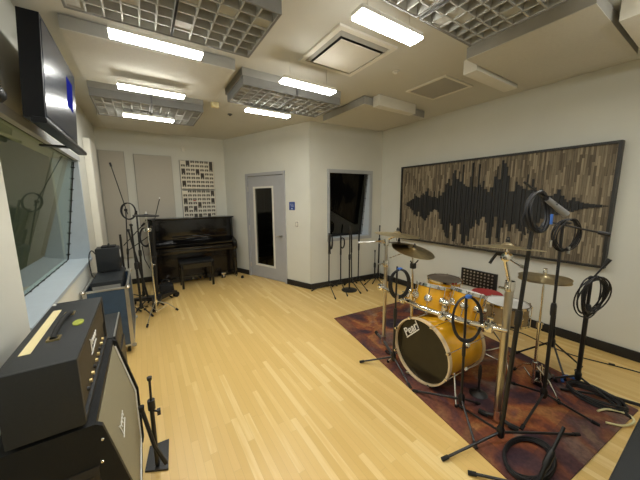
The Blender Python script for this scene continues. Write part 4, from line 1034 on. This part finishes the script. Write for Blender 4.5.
m = MB(); m.tube(spline([(3.40,2.2,.007),(3.66,1.75,.007),(3.76,1.35,.007),(3.70,1.1,.007),(3.665,.95,.007),(3.66,.80,.007),(3.72,.62,.007),(3.78,.45,.007),(3.83,.25,.007)]),.0055,6)
o = m.build('floor_cable','black_cable',org=(3.7,1,0)); tag(o,'thin dark cable running along the floor beside the right wall','cable')
MB().tube([(3.675,1.02,.012),(3.665,.95,.012)],.0115,8).build('connector','satin_steel',o); MB().tube([(3.745,.56,.012),(3.76,.52,.012)],.0115,8).build('connector','black_plastic',o)
m = MB(); m.tube(spline([(2.10,1.9,GZ+.006),(2.25,1.80,GZ+.006),(2.50,1.95,GZ+.006),(2.75,1.75,GZ+.006),(2.95,1.85,GZ+.006)]),.0055,6)
tag(m.build('floor_cable','black_cable',org=(2.5,1.9,0)),'dark cable on the rug behind the bass drum','cable')
# black case at lower right corner
t = thing('stage_monitor','dark grey speaker box cut off by the bottom right corner','speaker',(2.0,-.1,0))
m = MB(); m.box(1.45,2.55,-.45,.185,.02,.45,bev=.02); m.build('shell','grey_tolex',t)
m = MB()
for x in (1.5,2.5):
    for y in (-.4,.14): m.cyl((x,y,0),(x,y,.021),.02,10)
m.build('rubber_foot','black_rubber',t)

# ------------------------------------------------------------------ camera
f, pit, yaw, roll = 274.424593, .150565450, .571864988, -.00750998417
cy, sy, cp, sp = math.cos(yaw), math.sin(yaw), math.cos(pit), math.sin(pit)
fw = V((sy*cp, cy*cp, -sp)); rt = V((cy, -sy, 0)); up = rt.cross(fw)
r2 = rt*math.cos(roll)+up*math.sin(roll); u2 = -rt*math.sin(roll)+up*math.cos(roll)
cam = bpy.data.cameras.new('camera'); co = bpy.data.objects.new('camera', cam); COL.objects.link(co)
co.matrix_world = Matrix(((r2.x,u2.x,-fw.x,0),(r2.y,u2.y,-fw.y,0),(r2.z,u2.z,-fw.z,1.65),(0,0,0,1)))
cam.sensor_fit = 'HORIZONTAL'; cam.sensor_width = 36; cam.lens = f/640*36; cam.clip_start = .02
SC.camera = co
w = bpy.data.worlds.new('world'); SC.world = w; w.use_nodes = True
w.node_tree.nodes['Background'].inputs[0].default_value = (.02,.02,.02,1)
vs = SC.view_settings; vs.view_transform = 'Standard'; vs.look = 'None'; vs.gamma = 1; vs.use_curve_mapping = False
vs.exposure = 0.0
